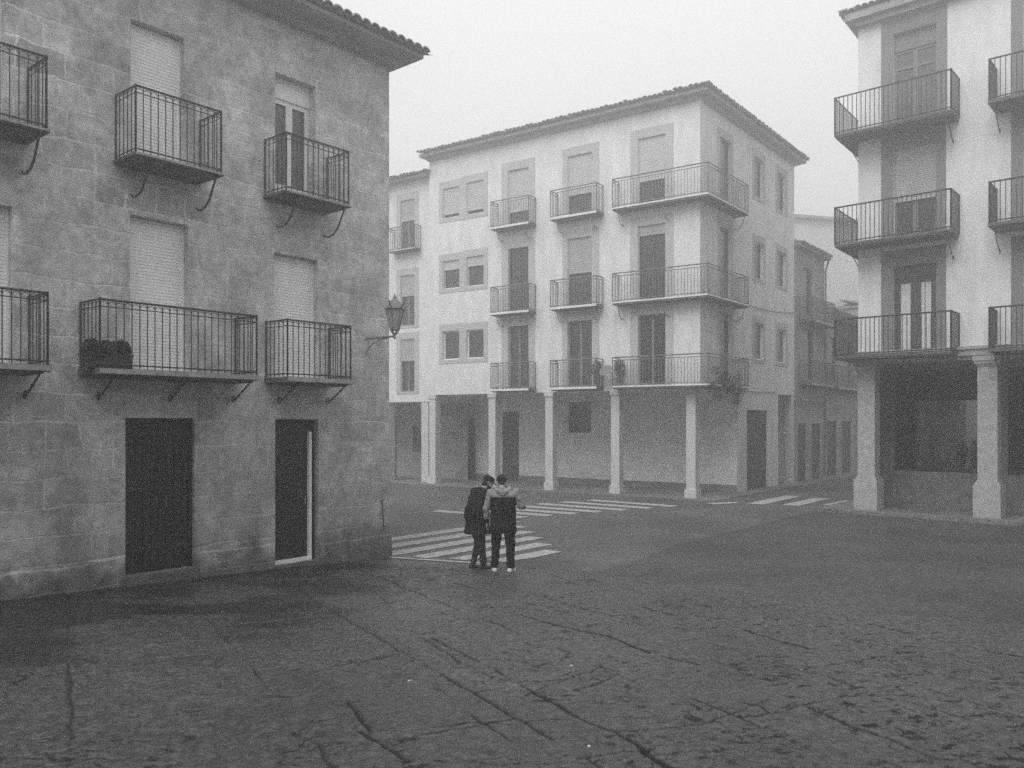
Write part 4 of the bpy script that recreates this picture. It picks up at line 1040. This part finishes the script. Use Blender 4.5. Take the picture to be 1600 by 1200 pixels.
#@@PEOPLE
# ------------------------------------------------------------------ people
def capsule(mb, p, q, r1, r2=None, flat=1.0, axis=None, n=14):
    """closed tapered limb with rounded ends; flat squashes it along axis"""
    p, q = Vector(p), Vector(q); r2 = r1 if r2 is None else r2; a = q-p; L = a.length; a = a.normalized() if L > 1e-6 else Vector((0, 0, 1))
    u = (Vector(axis)-a*a.dot(Vector(axis))).normalized() if axis else a.orthogonal().normalized(); w_ = a.cross(u)
    rings = []
    for k in range(5): t = -math.pi/2+math.pi/2*k/5; rings.append((p+a*r1*math.sin(t), r1*math.cos(t)))
    for k in range(6): t = math.pi/2*k/5; rings.append((q+a*r2*math.sin(t), r2*math.cos(t)))
    rings[0] = (rings[0][0], .0015); rings[-1] = (rings[-1][0], .0015)
    vs = []
    for c, r in rings:
        for i in range(n): t = 2*math.pi*i/n; vs.append(c+u*math.cos(t)*r*flat+w_*math.sin(t)*r)
    m = len(rings)
    mb.add(vs, [tuple(reversed(range(n))), tuple(range((m-1)*n, m*n))]+[(j*n+i, j*n+(i+1) % n, (j+1)*n+(i+1) % n, (j+1)*n+i) for j in range(m-1) for i in range(n)])
def torso(mb, secs, n=24):
    """secs: (centre, half width x, half depth y) stacked in z; closed"""
    vs = []
    for c, a, b in secs:
        for i in range(n):
            t = 2*math.pi*i/n; ct, st = math.cos(t), math.sin(t)
            vs.append((c[0]+a*abs(ct)**.85*(1 if ct > 0 else -1), c[1]+b*abs(st)**.85*(1 if st > 0 else -1), c[2]))
    m = len(secs)
    mb.add(vs, [tuple(reversed(range(n))), tuple(range((m-1)*n, m*n))]+[(j*n+i, j*n+(i+1) % n, (j+1)*n+(i+1) % n, (j+1)*n+i) for j in range(m-1) for i in range(n)])
def fuse(mb, name, m, root, voxel=.012, smooth=4, parent=None, wrinkle=0, cut=None):
    me = bpy.data.meshes.new(name); me.from_pydata(mb.v, [], mb.f); o = bpy.data.objects.new(name, me); COL.objects.link(o)
    md = o.modifiers.new('r', 'REMESH'); md.mode = 'VOXEL'; md.voxel_size = voxel
    md = o.modifiers.new('s', 'SMOOTH'); md.iterations = smooth; md.factor = .5
    dg = bpy.context.evaluated_depsgraph_get(); dg.update(); ev = bpy.data.meshes.new_from_object(o.evaluated_get(dg)); ev.name = name
    bpy.data.objects.remove(o); bpy.data.meshes.remove(me)
    if wrinkle:
        nv = len(ev.vertices); co = np.zeros(nv*3, dtype=np.float32); ev.vertices.foreach_get('co', co); co = co.reshape(-1, 3)
        no = np.zeros(nv*3, dtype=np.float32); ev.vertices.foreach_get('normal', no); no = no.reshape(-1, 3)
        a = grid_noise(co[:, 0]*1.0+co[:, 1]+5, co[:, 2]*1.0+co[:, 0]*.5+5, .11, .07, 77, 3)-.5
        co += no*(a*wrinkle)[:, None]; ev.vertices.foreach_set('co', co.ravel())
    ev.materials.clear(); ev.materials.append(M[m]); ev.polygons.foreach_set('use_smooth', [True]*len(ev.polygons)); ev.update()
    o = bpy.data.objects.new(name, ev); COL.objects.link(o); o.parent = parent or root
    return o
def hand(mb, wrist, dirv, palm_n, side, curl=.5):
    """palm, four unequal bent fingers and a thumb leaving the side of the palm"""
    w0 = Vector(wrist); f = Vector(dirv).normalized(); n_ = Vector(palm_n).normalized(); n_ = (n_-f*n_.dot(f)).normalized(); s = f.cross(n_)*side
    for k in range(4):
        o = (k-1.5)*.019; b = w0+f*.085+s*o; capsule(mb, w0+f*.01+s*o*.7, b, .013, .011, n=8)
        L = (.040, .046, .042, .034)[k]; d = f; p = b
        for j in range(3):
            c = curl*(.5+.35*j+.06*k); dd = (f*math.cos(c)+n_*math.sin(c)).normalized(); q = p+dd*L*(1, .7, .5)[j]; capsule(mb, p, q, .0095-.001*j, .0085-.001*j, n=8); p = q
    b = w0+f*.025-s*.03; q = b-s*.022+f*.03+n_*.012; capsule(mb, b, q, .014, .011, n=8); capsule(mb, q, q+f*.03+n_*.014, .011, .009, n=8)
def head(mb, c, face, up, s=1.0):
    """head centred at c: skull, jaw, nose, brow, lips, ears"""
    f = Vector(face).normalized(); u = Vector(up); u = (u-f*u.dot(f)).normalized(); r = f.cross(u); c = Vector(c)
    P = lambda a, b, d: c+r*a*s+f*b*s+u*d*s
    capsule(mb, P(0, -.012, .035), P(0, .012, .03), .078*s, .074*s, .92, r)
    capsule(mb, P(0, .018, -.01), P(0, .025, -.062), .062*s, .045*s, .9, r)
    capsule(mb, P(0, .055, -.082), P(0, .06, -.085), .026*s, .022*s)
    capsule(mb, P(0, .083, .012), P(0, .104, -.022), .009*s, .014*s); capsule(mb, P(-.012, .090, -.024), P(.012, .090, -.024), .009*s)
    for a in (-1, 1):
        capsule(mb, P(a*.014, .081, .024), P(a*.042, .070, .022), .010*s, .009*s)          # brow
        capsule(mb, P(a*.030, .068, .004), P(a*.032, .069, .003), .013*s)                  # eyelid over the eye
        capsule(mb, P(a*.045, .052, -.022), P(a*.048, .045, -.03), .018*s)                 # cheek
        capsule(mb, P(a*.076, -.006, .012), P(a*.073, -.010, -.022), .015*s, .010*s, .5, r)   # ear
    capsule(mb, P(-.018, .084, -.050), P(.018, .084, -.050), .007*s); capsule(mb, P(-.016, .082, -.061), P(.016, .082, -.061), .008*s)
    capsule(mb, P(0, -.02, -.04), P(0, -.035, -.13), .052*s, .055*s)
    return P
def shoe(mb, ankle, d, L=.27):
    a = Vector(ankle); f = Vector((d[0], d[1], 0)).normalized(); g = Vector((a.x, a.y, 0))
    capsule(mb, g-f*.05+Vector((0, 0, .045)), g+f*.06+Vector((0, 0, .045)), .043, .043); capsule(mb, g+f*.05+Vector((0, 0, .038)), g+f*(L-.10)+Vector((0, 0, .034)), .042, .033, 1.15, (-f.y, f.x, 0))
    capsule(mb, g-f*.03+Vector((0, 0, .06)), g+Vector((0, 0, .11)), .045, .043)
    s_ = Vector((-f.y, f.x, 0))
    q = [g+f*x*1.0+s_*y+Vector((0, 0, z)) for z in (.004, .026) for x, y in ((-.09, -.034), (L-.09, -.038), (L-.09, .038), (-.09, .034))]; mb.hexa(q)

def person_back():
    """seen from behind: hooded light jacket yoke over a dark body, dark trousers, white shoes"""
    x, y = ground(786, 896); o = thing('person', 'person with back turned in a dark jacket with pale hood and sleeves, white sneakers', 'person', (x, y, gz(y)+.012), R(-6))
    # local frame: +y is where the person faces (away from the viewer), +x is the person's right
    hipL, hipR = (-.10, 0, .88), (.10, 0, .88); kL, kR = (-.13, .035, .48), (.125, .03, .48); aL, aR = (-.15, .0, .09), (.135, -.01, .09)
    sL, sR = (-.215, .0, 1.39), (.215, .01, 1.39); eL, eR = (-.29, -.01, 1.12), (.31, .04, 1.16); wL, wR = (-.295, .04, .87), (.33, .27, 1.13)
    mb = MB(); head(mb, (-.035, .05, 1.58), (-.32, .85, -.42), (0, .25, 1), 1.0)
    torso(mb, [((0, 0, .84), .15, .10), ((0, 0, .95), .155, .11), ((0, 0, 1.1), .14, .10), ((0, 0, 1.28), .165, .11), ((0, 0, 1.40), .15, .09), ((0, .01, 1.46), .06, .055)])
    for h_, k_, a_ in ((hipL, kL, aL), (hipR, kR, aR)): capsule(mb, h_, k_, .085, .056); capsule(mb, k_, a_, .054, .036); capsule(mb, a_, (a_[0], a_[1]+.13, .045), .038, .032)
    for s_, e_, w_ in ((sL, eL, wL), (sR, eR, wR)): capsule(mb, s_, e_, .052, .042); capsule(mb, e_, w_, .040, .028)
    hand(mb, wL, (0.0, .15, -1), (1, .2, 0), 1, .45); hand(mb, wR, (-.25, .9, .25), (-.6, .1, .8), 1, .7)
    fuse(mb, 'body', 'hide', o, .0055, 2)
    mb = MB()       # hair: short, dark, over skull and nape
    c = Vector((-.035, .05, 1.58)); f = Vector((-.32, .85, -.42)).normalized(); u = Vector((0, .25, 1)); u = (u-f*u.dot(f)).normalized(); r = f.cross(u)
    P = lambda a, b, d: c+r*a+f*b+u*d
    capsule(mb, P(0, -.022, .045), P(0, .022, .05), .094, .082, 1.0, r); capsule(mb, P(0, -.035, .0), P(0, -.045, -.045), .070, .052, 1.0, r); capsule(mb, P(0, .05, .085), P(0, .02, .10), .035, .04)
    for _ in range(160):
        v = Vector([rng.gauss(0, 1) for _ in range(3)]).normalized()
        if v.dot(f) > .45 or v.dot(u) < -.35: continue
        b_ = P(0, 0, .045)+v*.078; mb.tube(b_, b_+(v+Vector((rng.uniform(-.4, .4), rng.uniform(-.4, .4), .2)))*.022, .006, 4, .002)
    fuse(mb, 'hair', 'hair', o, .006, 1)
    mb = MB()       # trousers
    for h_, k_, a_ in ((hipL, kL, aL), (hipR, kR, aR)):
        capsule(mb, h_, k_, .112, .084); capsule(mb, k_, (a_[0], a_[1], .13), .082, .068)
    torso(mb, [((0, 0, .76), .16, .10), ((0, 0, .86), .175, .125), ((0, 0, .96), .165, .12)])
    fuse(mb, 'trousers', 'cloth_black', o, .011, 4, wrinkle=.03)
    mb = MB(); shoe(mb, aL, (-.25, 1)); shoe(mb, aR, (.3, 1)); fuse(mb, 'sneakers', 'shoe_white', o, .008, 2)
    mb = MB()       # dark body of the jacket
    torso(mb, [((0, 0, .70), .232, .165), ((0, 0, .74), .240, .170), ((0, 0, .86), .235, .165), ((0, 0, 1.0), .222, .155), ((0, 0, 1.15), .226, .155), ((0, .0, 1.29), .234, .15), ((0, .0, 1.335), .232, .14)])
    fuse(mb, 'jacket', 'cloth_black', o, .011, 3, wrinkle=.035)
    mb = MB()       # pale yoke, hood and sleeves
    torso(mb, [((0, .0, 1.325), .234, .145), ((0, .0, 1.38), .228, .14), ((0, .0, 1.425), .19, .12), ((0, .01, 1.46), .11, .09), ((0, .02, 1.49), .075, .075)])
    capsule(mb, sL, eL, .078, .066); capsule(mb, eL, (wL[0], wL[1]-.01, wL[2]+.05), .066, .050); capsule(mb, sR, eR, .078, .066)
    fuse(mb, 'jacket_yoke', 'cloth_light', o, .011, 3, wrinkle=.03)
    mb = MB(); N = 20       # hood lying on the back of the neck: a thick sagging ring
    pts = []
    for i in range(N+1):
        t = 2*math.pi*i/N; pts.append(Vector((.115*math.cos(t), .01+.095*math.sin(t), 1.475-.035*math.sin(t)*-1-.02)))
    for i, (a, b) in enumerate(zip(pts, pts[1:])): capsule(mb, a, b, .034 if a.y > 0 else .044)
    capsule(mb, (-.06, -.11, 1.43), (.06, -.11, 1.43), .05, .05, 1.0); capsule(mb, (-.03, -.115, 1.38), (.03, -.115, 1.38), .04)
    fuse(mb, 'hood', 'cloth_light', o, .010, 3, wrinkle=.03)
    mb = MB(); capsule(mb, eR, (wR[0], wR[1]-.04, wR[2]), .064, .048); fuse(mb, 'sleeve', 'cloth_black', o, .010, 2, wrinkle=.02)
    mb = MB(); capsule(mb, (wL[0], wL[1]-.01, wL[2]+.06), (wL[0], wL[1], wL[2]+.03), .052, .050); fuse(mb, 'cuff', 'cloth_black', o, .009, 2)
    o.scale = (.975,)*3
    return o
def person_side():
    """leaning towards the other: flat cap, dark coat to the thigh, dark shoes; faces right and away"""
    x, y = ground(747, 891); o = thing('person', 'person in a dark cap and long dark coat leaning in towards the other', 'person', (x, y, gz(y)+.012), R(-62))
    # +y is where the person faces, which the root turns to the right of the photo
    hipL, hipR = (-.09, -.02, .86), (.09, -.02, .86); kL, kR = (-.09, .045, .47), (.09, .02, .47); aL, aR = (-.09, -.05, .09), (.095, .06, .09)
    sL, sR = (-.19, .03, 1.37), (.19, .02, 1.37); eL, eR = (-.25, -.02, 1.10), (.27, -.13, 1.10); wL, wR = (-.18, .13, .98), (.215, .04, .93)
    hc = (.015, .185, 1.535); fv = (.30, .85, -.42)
    mb = MB(); head(mb, hc, fv, (0, .35, 1), 1.0); capsule(mb, (0, .05, 1.40), (.01, .15, 1.46), .056, .052)
    torso(mb, [((0, -.02, .82), .145, .10), ((0, -.02, .95), .15, .11), ((0, -.01, 1.1), .14, .105), ((0, .02, 1.26), .16, .11), ((0, .03, 1.37), .14, .09), ((0, .05, 1.43), .06, .055)])
    for h_, k_, a_ in ((hipL, kL, aL), (hipR, kR, aR)): capsule(mb, h_, k_, .085, .055); capsule(mb, k_, a_, .053, .035); capsule(mb, a_, (a_[0], a_[1]+.13, .045), .037, .031)
    for s_, e_, w_ in ((sL, eL, wL), (sR, eR, wR)): capsule(mb, s_, e_, .050, .040); capsule(mb, e_, w_, .039, .027)
    hand(mb, wL, (.3, .8, -.3), (.9, 0, .2), 1, .6); hand(mb, wR, (-.15, .6, -.7), (-1, 0, 0), 1, .5)
    fuse(mb, 'body', 'hide', o, .0055, 2)
    c = Vector(hc); f = Vector(fv).normalized(); u = Vector((0, .35, 1)); u = (u-f*u.dot(f)).normalized(); r = f.cross(u); P = lambda a, b, d: c+r*a+f*b+u*d
    mb = MB(); capsule(mb, P(0, -.03, .02), P(0, -.04, -.045), .076, .058, 1, r)
    capsule(mb, P(-.045, .03, -.055), P(0, .066, -.088), .026, .026); capsule(mb, P(.045, .03, -.055), P(0, .066, -.088), .026, .026); fuse(mb, 'hair', 'hair', o, .007, 2)
    mb = MB(); capsule(mb, P(0, -.03, .065), P(0, .035, .062), .083, .074, 1.05, r); capsule(mb, P(-.02, .085, .048), P(.02, .085, .048), .02, .02)
    n = 12; vs = []
    for k in range(2):
        for i in range(n+1):
            t = math.pi*i/n; vs.append(P(.072*math.cos(t), .055+.095*math.sin(t), .045-.02*math.sin(t)+k*.012))
    mb.add(vs, [tuple(range(n, -1, -1)), tuple(range(n+1, 2*n+2))]+[(i, i+1, n+2+i, n+1+i) for i in range(n)]+[(n, 0, n+1, 2*n+1)])
    fuse(mb, 'cap', 'cloth_dark', o, .005, 1)
    mb = MB()
    for h_, k_, a_ in ((hipL, kL, aL), (hipR, kR, aR)): capsule(mb, h_, k_, .106, .076); capsule(mb, k_, (a_[0], a_[1], .13), .074, .054)
    fuse(mb, 'trousers', 'cloth_mid', o, .011, 4, wrinkle=.03)
    mb = MB(); shoe(mb, aL, (-.1, 1)); shoe(mb, aR, (.15, 1)); fuse(mb, 'shoes', 'shoe_dark', o, .008, 2)
    mb = MB()
    torso(mb, [((0, -.02, .64), .245, .215), ((0, -.02, .68), .248, .218), ((0, -.02, .82), .232, .20), ((0, -.02, .98), .215, .18), ((0, -.01, 1.12), .215, .18), ((0, .01, 1.27), .215, .175), ((0, .03, 1.37), .19, .125), ((0, .05, 1.43), .11, .09), ((0, .07, 1.46), .085, .08)])
    capsule(mb, sL, eL, .078, .064); capsule(mb, eL, wL, .062, .05); capsule(mb, sR, eR, .082, .072); capsule(mb, eR, (wR[0], wR[1]-.0, wR[2]), .070, .056)
    capsule(mb, (.15, -.13, 1.02), (.16, -.10, .96), .07, .06)
    fuse(mb, 'coat', 'cloth_dark', o, .011, 3, wrinkle=.04)
    mb = MB(); N = 16; pts = [Vector((.078*math.cos(2*math.pi*i/N), .085+.075*math.sin(2*math.pi*i/N), 1.445+.02*math.sin(2*math.pi*i/N))) for i in range(N+1)]
    for a, b in zip(pts, pts[1:]): capsule(mb, a, b, .024)
    fuse(mb, 'scarf', 'cloth_light', o, .009, 2)
    # shoulder bag bulging behind the elbow
    mb = MB(); capsule(mb, (.02, -.19, 1.08), (.02, -.19, .96), .075, .085, 1.4, (1, 0, 0)); fuse(mb, 'shoulder_bag', 'cloth_black', o, .012, 3)
    o.scale = (.985,)*3
    return o
rng = random.Random(9)
pb = person_back(); ps = person_side()
#@@HAZE
# ------------------------------------------------------------------ haze: one closed box of even mist round everything
mb = MB(); mb.box((0, 0, 8.7), 240, 240, 19.6)
hz = mb.build('haze', M['white']); hz['kind'] = 'stuff'
hm = bpy.data.materials.new('mist'); hm.use_nodes = True; t = hm.node_tree; t.nodes.remove(t.nodes['Principled BSDF'])
pv_ = t.nodes.new('ShaderNodeVolumePrincipled'); pv_.inputs['Color'].default_value = (.96, .96, .96, 1); pv_.inputs['Density'].default_value = HAZE_DENSITY; pv_.inputs['Anisotropy'].default_value = .8
t.links.new(pv_.outputs[0], t.nodes['Material Output'].inputs['Volume'])
hz.data.materials.clear(); hz.data.materials.append(hm)
